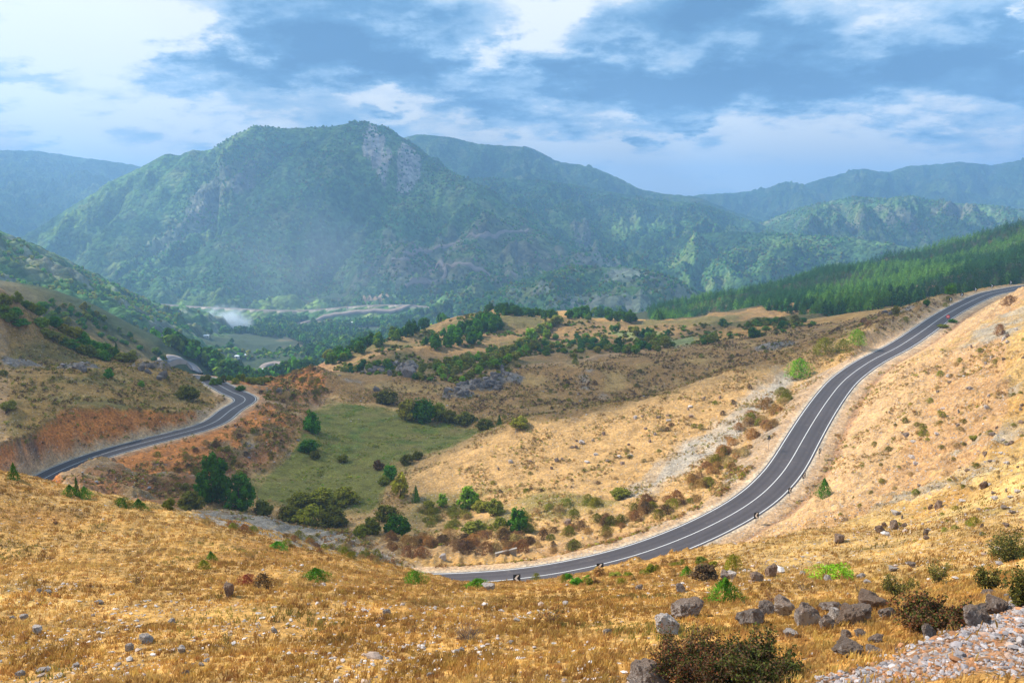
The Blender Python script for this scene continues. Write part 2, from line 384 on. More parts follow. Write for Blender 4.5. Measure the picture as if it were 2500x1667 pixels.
# fast lookup over the (non-uniform) grid
def look(A, x, y):
    p, l, r = polar(np.asarray(x, float), np.asarray(y, float))
    i = np.interp(p, phi, np.arange(len(phi))); j = np.interp(l, LR, np.arange(len(LR)))
    i = np.clip(i, 0, len(phi)-1.001); j = np.clip(j, 0, len(LR)-1.001)
    a = i.astype(int); b = j.astype(int); u = i-a; v = j-b
    return (A[b,a]*(1-u)+A[b,a+1]*u)*(1-v)+(A[b+1,a]*(1-u)+A[b+1,a+1]*u)*v
def gh(x, y): return look(H, x, y)
def ah(x, y): return look(HALL, x, y)
def hit(px, py, s=S5, hf=None, y0=4.0): return ray_hit(hf or ah, px*s, py*s, y0=y0)
def nrm(x, y, e=.5, A=None):
    A = HALL if A is None else A
    dx = (look(A, x+e, y)-look(A, x-e, y))/(2*e); dy = (look(A, x, y+e)-look(A, x, y-e))/(2*e)
    n = np.stack([-dx, -dy, np.ones_like(dx)], -1); return n/np.linalg.norm(n, axis=-1, keepdims=True)
# ------------------------------------------------------------------ object helpers
def tag(o, label=None, cat=None, group=None, kind=None):
    if label: o['label'] = label
    if cat: o['category'] = cat
    if group: o['group'] = group
    if kind: o['kind'] = kind
    return o
def link(name, me, parent=None, loc=None):
    o = bpy.data.objects.new(name, me); C.objects.link(o)
    if parent is not None: o.parent = parent
    if loc is not None: o.location = loc
    return o
def mesh_np(name, V, Fq, mats, smooth=True, midx=None, cols=None):
    me = bpy.data.meshes.new(name); V = np.asarray(V, np.float32); Fq = np.asarray(Fq, np.int32)
    n, k = Fq.shape
    me.vertices.add(len(V)); me.vertices.foreach_set('co', V.ravel())
    me.loops.add(n*k); me.loops.foreach_set('vertex_index', Fq.ravel())
    me.polygons.add(n); me.polygons.foreach_set('loop_start', np.arange(0, n*k, k, dtype=np.int32)); me.polygons.foreach_set('loop_total', np.full(n, k, np.int32))
    me.polygons.foreach_set('use_smooth', np.full(n, smooth, bool))
    if midx is not None: me.polygons.foreach_set('material_index', np.asarray(midx, np.int32))
    for m in (mats if isinstance(mats, (list, tuple)) else [mats]): me.materials.append(m)
    for nm, arr in (cols or {}).items():
        a = me.color_attributes.new(nm, 'FLOAT_COLOR', 'POINT')
        c = np.ones((len(V), 4), np.float32); c[:, :arr.shape[1]] = arr; a.data.foreach_set('color', c.ravel())
    me.update(calc_edges=True); return me
def grid_mesh(name, x, y, z, keep, mats, cols=None):
    n, m = x.shape; idx = np.arange(n*m).reshape(n, m)
    q = np.stack([idx[:-1,:-1], idx[:-1,1:], idx[1:,1:], idx[1:,:-1]], -1)[:, :, ::-1].reshape(-1, 4)
    kq = (keep[:-1,:-1] | keep[:-1,1:] | keep[1:,1:] | keep[1:,:-1]).ravel(); q = q[kq]
    used = np.zeros(n*m, bool); used[q.ravel()] = True; rm_ = np.cumsum(used)-1
    V = np.stack([x.ravel(), y.ravel(), z.ravel()], 1)[used]
    cc = {k: v.reshape(n*m, -1)[used] for k, v in (cols or {}).items()}
    return mesh_np(name, V, rm_[q], mats, True, None, cc)

class NT:
    def __init__(s, tree): s.t = tree; s.N = tree.nodes; s.L = tree.links
    def n(s, typ, **kw):
        nd = s.N.new(typ)
        for k, v in kw.items():
            if k.startswith('i_'):
                nd.inputs[int(k[2:]) if k[2:].isdigit() else k[2:].replace('_', ' ')].default_value = v
            else: setattr(nd, k, v)
        return nd
    def l(s, a, b): s.L.new(a, b)
    def put(s, sock, v):
        if isinstance(v, bpy.types.NodeSocket): s.L.new(v, sock)
        elif v is not None: sock.default_value = v
    def m(s, op, a, b=None, c=None, clamp=False):
        nd = s.N.new('ShaderNodeMath'); nd.operation = op; nd.use_clamp = clamp
        for i, v in enumerate((a, b, c)): s.put(nd.inputs[i], v)
        return nd.outputs[0]
    def mixc(s, f, a, b, blend='MIX'):
        nd = s.N.new('ShaderNodeMix'); nd.data_type = 'RGBA'; nd.blend_type = blend
        s.put(nd.inputs[0], f); s.put(nd.inputs[6], a if isinstance(a, bpy.types.NodeSocket) else (*a, 1) if len(a) == 3 else a)
        s.put(nd.inputs[7], b if isinstance(b, bpy.types.NodeSocket) else (*b, 1) if len(b) == 3 else b); return nd.outputs[2]
    def noise(s, vec, scale, detail=3, rough=.55, out=0):
        nd = s.N.new('ShaderNodeTexNoise'); nd.inputs['Scale'].default_value = scale; nd.inputs['Detail'].default_value = detail
        nd.inputs['Roughness'].default_value = rough
        if vec is not None: s.L.new(vec, nd.inputs['Vector'])
        return nd.outputs[out]
    def vor(s, vec, scale, out='Distance', feature='F1'):
        nd = s.N.new('ShaderNodeTexVoronoi'); nd.feature = feature; nd.inputs['Scale'].default_value = scale
        if vec is not None: s.L.new(vec, nd.inputs['Vector'])
        return nd.outputs[out]
    def mr(s, v, a, b, c, d):
        nd = s.N.new('ShaderNodeMapRange')
        for i, q in enumerate((v, a, b, c, d)): s.put(nd.inputs[i], q)
        return nd.outputs[0]
    def ramp(s, v, stops):
        nd = s.N.new('ShaderNodeValToRGB'); s.L.new(v, nd.inputs[0]); e = nd.color_ramp.elements
        while len(e) < len(stops): e.new(.5)
        for el, (p, c) in zip(e, stops): el.position = p; el.color = (*c, 1)
        return nd.outputs[0]
    def bump(s, h, strength, dist):
        nd = s.N.new('ShaderNodeBump'); nd.inputs['Strength'].default_value = strength; nd.inputs['Distance'].default_value = dist
        s.L.new(h, nd.inputs['Height']); return nd.outputs[0]
def mat(name, rough=.9):
    m = bpy.data.materials.new(name); m.use_nodes = True; t = NT(m.node_tree); b = t.N['Principled BSDF']
    b.inputs['Roughness'].default_value = rough; b.inputs['Specular IOR Level'].default_value = .2
    return m, t, b
def obj_coord(t): return t.n('ShaderNodeTexCoord').outputs['Object']

# ------------------------------------------------------------------ materials of the land
def land_mat(name, big=1.0):
    m, t, b = mat(name, .95)
    co = obj_coord(t); at = t.n('ShaderNodeVertexColor', layer_name='base'); a2 = t.n('ShaderNodeVertexColor', layer_name='kind')
    sep = t.n('ShaderNodeSeparateColor'); t.l(a2.outputs[0], sep.inputs[0])   # R stones, G tufts, B clods
    n1 = t.noise(co, .35*big, 5, .6); n2 = t.noise(co, 2.2*big, 4, .6); n3 = t.noise(co, 9*big, 2, .6)
    v = t.m('MULTIPLY', t.mr(n1, .3, .7, .66, 1.28), t.mr(n2, .3, .7, .56, 1.42)); v = t.m('MULTIPLY', v, t.mr(n3, .3, .7, .7, 1.28))
    gray = t.n('ShaderNodeCombineColor'); [t.l(v, gray.inputs[i]) for i in range(3)]
    col = t.mixc(1.0, at.outputs[0], gray.outputs[0], 'MULTIPLY'); col = t.mixc(1.0, col, (.88, .85, .72), 'MULTIPLY')
    # dry olive tufts
    tf = t.mr(t.noise(co, 1.1*big, 4, .65), .56, .62, 0, .7); tf = t.m('MULTIPLY', tf, sep.outputs[1])
    col = t.mixc(tf, col, (.11, .085, .022))
    # pale stones
    vo = t.vor(co, 2.6*big); vr = t.n('ShaderNodeTexVoronoi', i_Scale=2.6*big); t.l(co, vr.inputs['Vector'])
    sc = t.n('ShaderNodeSeparateColor'); t.l(vr.outputs['Color'], sc.inputs[0])
    pick = t.m('LESS_THAN', sc.outputs[0], t.m('MULTIPLY', sep.outputs[0], .75))
    st = t.m('MULTIPLY', t.m('LESS_THAN', vo, .30), pick)
    vo2 = t.vor(co, 7*big); vr2 = t.n('ShaderNodeTexVoronoi', i_Scale=7*big); t.l(co, vr2.inputs['Vector'])
    sc2 = t.n('ShaderNodeSeparateColor'); t.l(vr2.outputs['Color'], sc2.inputs[0])
    st2 = t.m('MULTIPLY', t.m('LESS_THAN', vo2, .36), t.m('LESS_THAN', sc2.outputs[0], t.m('MULTIPLY', sep.outputs[0], .9)))
    stc = t.mixc(sc.outputs[1], (.24, .19, .165), (.44, .385, .34))
    col = t.mixc(t.m('MAXIMUM', st, t.m('MULTIPLY', st2, .8)), col, stc)
    t.l(col, b.inputs['Base Color'])
    hgt = t.m('ADD', t.m('MULTIPLY', n2, .5), t.m('MULTIPLY', n1, 1.0)); hgt = t.m('ADD', hgt, t.m('MULTIPLY', t.m('SUBTRACT', .36, vo2, clamp=True), t.m('MULTIPLY', sep.outputs[0], .7)))
    hgt = t.m('ADD', hgt, t.m('MULTIPLY', t.noise(co, .9*big, 6, .7), t.m('MULTIPLY', sep.outputs[2], 1.6)))
    t.l(t.bump(hgt, .85, .55/big), b.inputs['Normal'])
    return m
M_LAND = land_mat('dry_hillside')
def forest_mat(name):
    m, t, b = mat(name, 1.0); b.inputs['Specular IOR Level'].default_value = 0
    co = obj_coord(t); at = t.n('ShaderNodeVertexColor', layer_name='base'); a2 = t.n('ShaderNodeVertexColor', layer_name='kind')
    sep = t.n('ShaderNodeSeparateColor'); t.l(a2.outputs[0], sep.inputs[0])
    vo = t.n('ShaderNodeTexVoronoi', i_Scale=.105); t.l(co, vo.inputs['Vector'])
    vo2 = t.n('ShaderNodeTexVoronoi', i_Scale=.05); t.l(co, vo2.inputs['Vector'])
    sc = t.n('ShaderNodeSeparateColor'); t.l(vo.outputs['Color'], sc.inputs[0])
    n1 = t.noise(co, .006, 5, .65); n2 = t.noise(co, .03, 4, .65)
    v = t.m('MULTIPLY', t.mr(sc.outputs[0], 0, 1, .62, 1.38), t.mr(n1, .3, .7, .7, 1.3)); v = t.m('MULTIPLY', v, t.mr(n2, .3, .7, .7, 1.3))
    v = t.mixc(sep.outputs[0], v, (1, 1, 1)) if False else v
    gray = t.n('ShaderNodeCombineColor'); [t.l(v, gray.inputs[i]) for i in range(3)]
    col = t.mixc(1.0, at.outputs[0], gray.outputs[0], 'MULTIPLY'); t.l(col, b.inputs['Base Color'])
    h = t.m('SUBTRACT', 1.0, vo.outputs['Distance']); h2 = t.m('SUBTRACT', 1.0, vo2.outputs['Distance'])
    hh = t.m('MULTIPLY', t.m('ADD', t.m('MULTIPLY', h, 5.0), t.m('MULTIPLY', h2, 4.0)), t.m('SUBTRACT', 1.0, t.m('MULTIPLY', sep.outputs[0], .8)))
    hh = t.m('ADD', hh, t.m('MULTIPLY', t.noise(co, .02, 6, .7), 14))
    t.l(t.bump(hh, 1.0, 1.0), b.inputs['Normal'])
    return m
M_FOREST = forest_mat('wooded_mountainside')

# ------------------------------------------------------------------ ground: colours of the soil itself
def col3(*c): return np.array(c)
CB_ = np.empty(X.shape+(3,)); K = np.zeros(X.shape+(3,))
def paint(mask, c, k=None):
    mk = np.clip(mask, 0, 1)[..., None]
    CB_[:] = CB_*(1-mk)+np.array(c)*mk
    if k is not None: K[:] = K*(1-mk)+np.array(k)*mk
lo = fbm(X, Y, 60, 4, 201); md = fbm(X, Y, 14, 4, 202); sm = fbm(X, Y, 4, 3, 203)
CB_[:] = (.47, .265, .085); K[:] = (.10, .15, .2)
paint(sstep(-.2, .7, md), (.40, .20, .055)); paint(sstep(.1, .9, fbm(X, Y, 22, 4, 204))*.7, (.56, .36, .14))
inbowl = sstep(100, 116, Y)*(RAD < 420)*(X < 75)
paint(inbowl, (.42, .25, .13), (.35, .5, .5))
# sunny spur and right hillside
pr = (np.abs(X-40) < 95) & (Y > 112) & (Y < 240)
paint(pr*.9, (.55, .325, .135), (.2, .6, .6))
rs = sstep(8, 20, X-0.35*Y+18)*sstep(38, 60, RAD)*(RAD < 420)*(RS <= 0)
paint(rs, (.52, .325, .13), (.35, .7, .6)); paint(rs*sstep(-.1, .5, md)*.8, (.44, .235, .07), (.2, .6, .5)); paint(rs*sstep(.1, .7, fbm(X, Y, 26, 4, 231)), (.58, .40, .17), (.15, .4, .4))
paint(rs*Zs['rightrock']*sstep(0, .5, fbm(X, Y, 18, 4, 222)), (.40, .33, .26), (.95, .5, .6))
paint(rs*sstep(.55, .9, fbm(X, Y, 15, 4, 212)), (.25, .19, .06))
paint(Zs['brown'], (.32, .175, .06), (.2, .7, .7)); paint(Zs['brown']*sstep(.0, .6, md), (.42, .26, .095))
paint(Zs['brown']*sstep(.55, .9, fbm(X, Y, 17, 4, 211)), (.30, .25, .23), (.7, .2, .9))
paint(Zs['plateau'], (.30, .175, .07), (.1, .9, .6)); paint(Zs['plateau']*sstep(-.1, .5, lo+.4*md), (.17, .135, .04))
paint(Zs['field'], (.22, .24, .10), (0, .1, .1))
paint(Zs['lefthill'], (.32, .185, .052), (.15, .7, .5)); paint(Zs['lefthill']*sstep(0, .6, md), (.20, .15, .04)); paint(Zs['lefthill']*sstep(.5, .9, fbm(X, Y, 12, 4, 213)), (.48, .32, .13))
paint(Zs['meadow'], (.175, .165, .036), (0.02, .35, .2)); paint(Zs['meadow']*sstep(.1, .8, fbm(X, Y, 16, 4, 205)), (.23, .17, .06)); paint(Zs['meadow']*sstep(-.2, .8, fbm(X, Y, 6, 4, 215))*sstep(160, 190, Y)*.8, (.095, .14, .02))
paint(Zs['slopeveg']*sstep(-.2, .5, md), (.27, .20, .06), (.4, .8, .5))
paint(Zs['gravel'], (.31, .26, .23), (.9, .6, .3)); paint(Zs['scree']*sstep(-.7, .1, fbm(X, Y, 7, 4, 219)+.35), (.43, .365, .32), (.9, .2, .3))
paint(Zs['gravel']*sstep(.1, .5, md), (.36, .24, .14))
paint(np.clip(Zs['bank']+Zs['mound'], 0, 1), (.35, .15, .06), (.2, .7, 1)); paint(np.clip(Zs['bank']+Zs['mound'], 0, 1)*sstep(.0, .7, fbm(X, Y, 8, 4, 206)), (.34, .22, .11)); paint(Zs['bank']*sstep(.55, .9, fbm(X, Y, 13, 4, 207)), (.30, .26, .26), (.9, .2, .8))
paint(ROCKM, (.22, .19, .19), (.2, .1, 1))
cutcol = sstep(-.3, .6, fbm(X, Y, 9, 4, 208))[..., None]
redside = (RA < 205)
paint(CUT*redside, (.64, .24, .07), (.05, .1, 1)); paint(CUT*redside*sstep(.45, .8, fbm(X, Y, 7, 4, 209)), (.17, .10, .08))
paint(CUT*(~redside)*(RD < 26), (.60, .37, .19), (.6, .3, .9)); paint(CUT*(~redside)*(RD < 30)*sstep(-.1, .5, fbm(X, Y, 5, 4, 218)+sstep(12, 24, RD)-.45), (.54, .31, .15), (.5, .3, .9))
paint(FILL*(RD > 4.5), (.44, .29, .18), (.6, .6, .5)); paint(FILL*(RD > 4.5)*sstep(-.2, .5, md), (.34, .27, .22), (.8, .6, .4))
stripe = sstep(13, 10, RD)*(RAD < 420)*(RS < 0)*sstep(215, 260, RA)
paint(stripe, (.58, .36, .19), (.4, .2, .5))
paint(sstep(1.2, .2, np.abs(RD-6.2-sm*.5))*(RS < 0)*sstep(215, 260, RA), (.42, .22, .11), (.8, 0, .9))
sd_ = sstep(6.0, 4.8, RD+sm*.8)
paint(sd_, np.array((.54, .35, .22)), (.45, .05, .3)); paint(sd_*(RA < 205)*(RS > 0)*0.7, (.50, .21, .08)); paint(sstep(3.95, 3.5, RD+sm*.25), (.55, .44, .36), (.4, 0, .1))
paint(Zs['pebbles'], (.27, .14, .08), (.95, 0, .6))
# valley beyond
far = sstep(400, 520, RAD+40*lo)*(1-np.clip(Zs['plateau'], 0, 1))*np.where((RAD < 640) & (X > -60) & (X < 160) & (H > -78), 0, 1)
paint(far, (.055, .085, .035), (0, .3, 1)); vn = fbm(X, Y, 160, 4, 210)
paint(far*sstep(.25, .5, vn)*.8, (.13, .19, .07)); paint(far*sstep(.35, .6, -vn)*.6, (.22, .17, .10))
pr_ = (Y > 400) & (Y < 900) & (X > 90) & (Zs['plateau'] < .5); paint(pr_*.85, (.045, .05, .02)); paint(pr_*sstep(.45, .8, md)*.7, (.26, .15, .08))
slope_n = nrm(X[::1], Y[::1], .8, H)[..., 2] if False else None
me = grid_mesh('ground', X, Y, H, np.ones(X.shape, bool), M_LAND, dict(base=CB_, kind=K))
ground = tag(link('ground', me), 'dry grassy hillside falling into a green-floored bowl crossed by the road', 'ground', kind='structure')

# ------------------------------------------------------------------ mountains
MLAB = dict(main=('mountain', 'tall steep wooded mountain with a broken scree-streaked summit behind the valley'),
 left_slope=('hill', 'long hazy slope descending from the left edge to the valley floor'),
 far_left=('mountain', 'pale blue distant mountain at the left edge behind the tall summit'),
 back=('mountain', 'dark blue ridge behind the right shoulder of the tall mountain'),
 green=('mountain', 'green wooded slopes with sunlit patches right of the tall mountain'),
 front=('hill', 'rounded wooded ridge with a bright sunlit crest above the pine plantation'),
 small=('hill', 'low scrubby dome hill with pale rock behind the plateau trees'),
 ribs=('hill', 'ribbed wooded hills with shaded gullies below the far right skyline'),
 far_right=('mountain', 'long dark blue mountain range on the far right skyline'))
def hz(a, b, s=S5):
    p = hit(a, b, s); return p
SCARS = []   # (centre, rx, ry, colour) patches of bare rock
for a, b, c_, r1, r2 in [(850,325,(.42,.34,.30),22,44),(870,345,(.42,.34,.30),18,46),(885,372,(.40,.33,.30),20,45),(930,365,(.42,.34,.30),22,70),(950,385,(.40,.34,.3),22,50),(945,600,(.25,.19,.13),130,60),(1040,620,(.26,.20,.15),150,50),(1000,590,(.24,.2,.14),120,40),(1340,560,(.36,.30,.25),30,130),(1370,590,(.36,.3,.26),50,70),(1180,560,(.2,.17,.11),110,120),(1260,600,(.2,.17,.11),110,60),(860,690,(.38,.25,.18),26,30),(560,390,(.26,.23,.19),30,60),(500,470,(.26,.23,.19),60,80),(420,530,(.26,.24,.2),50,70),(1440,625,(.36,.32,.29),40,26),(1300,690,(.30,.26,.23),90,30),(1400,700,(.3,.26,.23),90,30),(1960,520,(.25,.2,.16),50,60),(2080,520,(.25,.2,.16),60,60),(2200,500,(.26,.2,.16),80,40),(1540,640,(.24,.2,.16),40,80)]:
    p = hit(a, b)
    if p is not None: SCARS.append((p, r1, r2, c_))
for i, (name, b) in enumerate(MH.items()):
    rel = b-H[ROW_M:]
    keep = rel > -6
    if name == 'main': keep &= True
    x, y = xm, ym
    n1 = fbm(x, y, 300, 5, 300+i); n2 = fbm(x, y, 90, 4, 320+i); n3 = ridged(x, y, 120, 4, 340+i)
    c = np.empty(x.shape+(3,)); c[:] = (.068, .135, .040); k = np.zeros(x.shape+(3,))
    def pm(mk, cc):
        mk = np.clip(mk, 0, 1)[..., None]; c[:] = c*(1-mk)+np.array(cc)*mk
    pm(sstep(.0, .6, n1), (.12, .19, .042)); pm(sstep(.25, .7, n2)*.6, (.19, .21, .07))
    dry = dict(main=.15, left_slope=.75, small=.55, ribs=.45, green=.12, front=.05).get(name, .2)
    bare = .7*sstep(.40, .9, n2*.6+n1*.5+dry*.5)
    pm(bare*dry, (.24, .20, .14)); k[..., 0] = bare*dry
    rk = sstep(1.25, 1.5, n3)*dry*.7; pm(rk, (.27, .24, .21)); k[..., 0] = np.maximum(k[..., 0], rk)
    for p, r1, r2, cc in SCARS:
        m = np.exp(-(((x-p[0])/r1)**2+((y-p[1])/(r2*1.6))**2)) > .42+.38*n2
        m = m & (np.abs(b-p[2]) < 160); pm(m*(.8 if r1 < 40 and cc[0] > .37 else .5), np.array(cc)*.85); k[..., 0] = np.where(m, .9, k[..., 0])
    if name == 'main':   # road cutting at the foot
        pxx = 1250+F*x/(y*CT-b*ST); upside = y > np.interp(x, FOOT[:, 0], FOOT[:, 1])
        foot = upside*(FD < 60+16*n2)*sstep(300, 340, pxx)*sstep(660, 560, pxx)+upside*(FD < 30)*(np.abs(pxx-885) < 34); pm(foot*.95, (.38, .20, .15)); k[..., 0] = np.maximum(k[..., 0], foot*.9); pm((FD < 7)*1.0, (.36, .29, .24))
    me = grid_mesh(MLAB[name][0], x, y, b, keep, M_FOREST, dict(base=c, kind=k))
    tag(link(MLAB[name][0], me), MLAB[name][1], MLAB[name][0], kind='structure')

# ------------------------------------------------------------------ road
def offs(line, off, dz=0.0):
    d = np.gradient(line[:, :2], axis=0); d /= np.linalg.norm(d, axis=1, keepdims=True)
    o = line.copy(); o[:, 0] += -d[:, 1]*off; o[:, 1] += d[:, 0]*off; o[:, 2] += dz; return o
def strip(name, line, a, b, dz, m, skirt=0.0, parent=None, sub=1):
    rows = [offs(line, a, dz), offs(line, b, dz)]
    if skirt: rows = [offs(line, a+.25, dz-skirt)]+rows+[offs(line, b-.25, dz-skirt)]
    n = len(line); V = np.concatenate(rows); Fq = []
    for r in range(len(rows)-1):
        i = np.arange(n-1); Fq.append(np.stack([r*n+i, (r+1)*n+i, (r+1)*n+i+1, r*n+i+1], 1))
    Fq = np.concatenate(Fq)
    me = mesh_np(name, V, Fq, m, True); return link(name, me, parent)
def asphalt(name, c1, c2, lanes=False):
    m, t, b = mat(name, .75); co = obj_coord(t)
    col = t.mixc(t.noise(co, .12, 4, .6), c1, c2); col = t.mixc(t.mr(t.noise(co, 3.5, 4, .7), .3, .7, 0, .35), col, (.03, .028, .03))
    if lanes:
        col = t.mixc(1.0, col, t.n('ShaderNodeVertexColor', layer_name='base').outputs[0], 'MULTIPLY')
        col = t.mixc(t.mr(t.noise(co, .045, 2, .4), .56, .60, 0, .25), col, (.055, .05, .055)); col = t.mixc(t.mr(t.noise(co, .5, 6, .75), .58, .75, 0, .5), col, (.20, .16, .13))
    t.l(col, b.inputs['Base Color']); t.l(t.bump(t.noise(co, 14, 3), .3, .02), b.inputs['Normal']); return m
M_ROAD = asphalt('asphalt', (.056, .048, .051), (.100, .084, .086), True)
def paintm(name, c, wear=.35):
    m, t, b = mat(name, .6); co = obj_coord(t)
    t.l(t.mixc(t.mr(t.noise(co, 1.6, 5, .7), .45, .75, 0, wear), c, (.32, .30, .29)), b.inputs['Base Color']); return m
M_LINE = paintm('white_road_paint', (.66, .65, .63))
_of = np.array([3.3, 3.05, 2.55, 2.2, 1.75, 1.3, .95, .45, 0, -.45, -.95, -1.3, -1.75, -2.2, -2.55, -3.05, -3.3]); _dk = np.array([1.1, 1.1, 1.12, .80, 1.05, .80, .98, 1.1, 1.0, 1.1, .98, .80, 1.05, .80, 1.12, 1.1, 1.1])
_rr = [offs(MAINC, o_+(0 if abs(o_) > 3.2 else 0), -.14 if abs(o_) > 3.2 else .0) for o_ in _of]; _n = len(MAINC); _i = np.arange(_n-1)
_me = mesh_np('road', np.concatenate(_rr), np.concatenate([np.stack([k*_n+_i, (k+1)*_n+_i, (k+1)*_n+_i+1, k*_n+_i+1], 1) for k in range(len(_of)-1)]), M_ROAD, True, None, dict(base=np.repeat(_dk, _n)[:, None]*np.ones((1, 3))))
road = tag(link('road', _me), 'two-lane dark asphalt road curving through the bowl', 'road', kind='structure')
strip('edge_line', MAINC, ROADW-.19, ROADW-.31, .006, M_LINE, 0, road); strip('edge_line', MAINC, -ROADW+.31, -ROADW+.19, .006, M_LINE, 0, road)
strip('centre_line', MAINC, .055, -.055, .006, M_LINE, 0, road)
# ------------------------------------------------------------------ plant and stone meshes
def leaf_mat(name, trans=.2, obj_color=True, attr=False, rough=.7):
    m = bpy.data.materials.new(name); m.use_nodes = True; t = NT(m.node_tree); t.N.remove(t.N['Principled BSDF']); o = t.N['Material Output']
    oi = t.n('ShaderNodeObjectInfo'); co = t.n('ShaderNodeTexCoord').outputs['Object']
    base = t.n('ShaderNodeVertexColor', layer_name='base').outputs[0] if attr else oi.outputs['Color']
    nz = t.noise(co, .35 if attr else 3.2, 3, .6); n2 = t.noise(co, 2.5 if attr else 14, 2, .6)
    v = t.m('MULTIPLY', t.mr(nz, .3, .7, .62, 1.4), t.mr(n2, .3, .7, .72, 1.3)); 
    if not attr: v = t.m('MULTIPLY', v, t.mr(oi.outputs['Random'], 0, 1, .82, 1.2))
    hs = t.n('ShaderNodeHueSaturation'); t.l(base, hs.inputs['Color']); t.l(v, hs.inputs['Value']); t.l(t.mr(n2, .3, .7, .48, .52), hs.inputs['Hue'])
    d = t.n('ShaderNodeBsdfDiffuse'); tr = t.n('ShaderNodeBsdfTranslucent'); mx = t.n('ShaderNodeMixShader'); mx.inputs[0].default_value = trans
    t.l(hs.outputs[0], d.inputs[0]); t.l(hs.outputs[0], tr.inputs[0]); t.l(d.outputs[0], mx.inputs[1]); t.l(tr.outputs[0], mx.inputs[2]); t.l(mx.outputs[0], o.inputs[0]); return m
M_LEAF = leaf_mat('foliage'); M_LEAFA = leaf_mat('far_foliage', .1, attr=True); M_GRASS = leaf_mat('dry_grass_blades', .3, attr=True)
def flat_mat(name, c, c2=None, rough=.85, sc=2.0, metal=0):
    m, t, b = mat(name, rough); b.inputs['Metallic'].default_value = metal
    if c2: t.l(t.mixc(t.mr(t.noise(obj_coord(t), sc, 5, .65), .35, .65, 0, 1), c, c2), b.inputs['Base Color'])
    else: b.inputs['Base Color'].default_value = (*c, 1)
    return m
M_BARK = flat_mat('bark', (.10, .075, .055), (.17, .13, .10), sc=8)
M_TWIG = flat_mat('dry_twigs', (.13, .085, .06), (.22, .16, .12), sc=6)
def rock_mat(name, c1, c2, c3, c3b=(.25, .165, .115)):
    m, t, b = mat(name, .9); co = obj_coord(t)
    c = t.mixc(t.mr(t.noise(co, 1.6, 6, .7), .4, .62, 0, 1), c1, c2); c = t.mixc(t.mr(t.noise(co, 5, 5, .75), .5, .6, 0, .85), c, c3)
    gn = t.n('ShaderNodeSeparateXYZ'); t.l(t.n('ShaderNodeTexCoord').outputs['Normal'], gn.inputs[0]); li = t.m('MULTIPLY', t.mr(t.m('ADD', gn.outputs[2], t.m('MULTIPLY', t.noise(co, 2.2, 5, .7), 1.4)), 1.0, 1.5, 0, .8), 1.0); c = t.mixc(li, c, c3b)
    oi = t.n('ShaderNodeObjectInfo'); hs = t.n('ShaderNodeHueSaturation'); t.l(c, hs.inputs['Color']); t.l(t.mr(oi.outputs['Random'], 0, 1, .8, 1.2), hs.inputs['Value']); t.l(hs.outputs[0], b.inputs['Base Color'])
    t.l(t.bump(t.m('ADD', t.noise(co, 3.5, 8, .8), t.m('MULTIPLY', t.noise(co, 11, 5, .7), .6)), 1.0, .35), b.inputs['Normal']); return m
M_ROCK = rock_mat('grey_limestone', (.40, .33, .295), (.58, .52, .48), (.17, .105, .075))
M_RROCK = rock_mat('rusty_limestone', (.34, .22, .155), (.48, .38, .31), (.20, .11, .07))
M_WROCK = rock_mat('pale_limestone', (.62, .55, .51), (.78, .71, .67), (.36, .29, .25), (.62, .52, .46))

def quads_at(cen, nrm_, w, h, rng, up=None):
    """one small quad per centre, facing nrm_, random roll"""
    n = len(cen); nrm_ = nrm_/np.maximum(np.linalg.norm(nrm_, axis=1, keepdims=True), 1e-6)
    a = rng.normal(size=(n, 3)) if up is None else up+rng.normal(size=(n, 3))*.35
    t1 = a-(a*nrm_).sum(1, keepdims=True)*nrm_; t1 /= np.maximum(np.linalg.norm(t1, axis=1, keepdims=True), 1e-6)
    t2 = np.cross(nrm_, t1); w = np.broadcast_to(np.asarray(w, float).reshape(-1, 1), (n, 1)); h = np.broadcast_to(np.asarray(h, float).reshape(-1, 1), (n, 1))
    V = np.stack([cen-t1*h*.5, cen+t2*w*.5, cen+t1*h*.5, cen-t2*w*.5], 1).reshape(-1, 3)
    return V, np.arange(n*4).reshape(n, 4)
def crown_np(seed, n, clumps, leaf, rx=.5, rz=.5, cz=.5, clump_r=.30, shell=.6, flat_bottom=.2, taper=0.0):
    rng = np.random.default_rng(seed); d = rng.normal(size=(clumps, 3)); d /= np.linalg.norm(d, axis=1, keepdims=True)
    r = shell+(1-shell)*rng.random(clumps); r *= rng.uniform(.78, 1.0, clumps); c = d*r[:, None]*(1-clump_r)
    c[:, 2] = np.maximum(c[:, 2], -1+flat_bottom*2)
    k = rng.integers(0, clumps, n); e = rng.normal(size=(n, 3)); e /= np.linalg.norm(e, axis=1, keepdims=True)
    cr = clump_r*rng.uniform(.6, 1.25, clumps)[k]; p = c[k]+e*(cr*rng.random(n)**.4)[:, None]
    tp = 1-taper*np.clip((p[:, 2]+1)/2, 0, 1); p[:, 0] *= rx*tp; p[:, 1] *= rx*tp; p[:, 2] = p[:, 2]*rz+cz
    nr = e+np.array([0, 0, .35])+rng.normal(size=(n, 3))*.45
    V, Fq = quads_at(p, nr, leaf*rng.uniform(.6, 1.3, n), leaf*rng.uniform(.8, 1.7, n), rng); return V, Fq
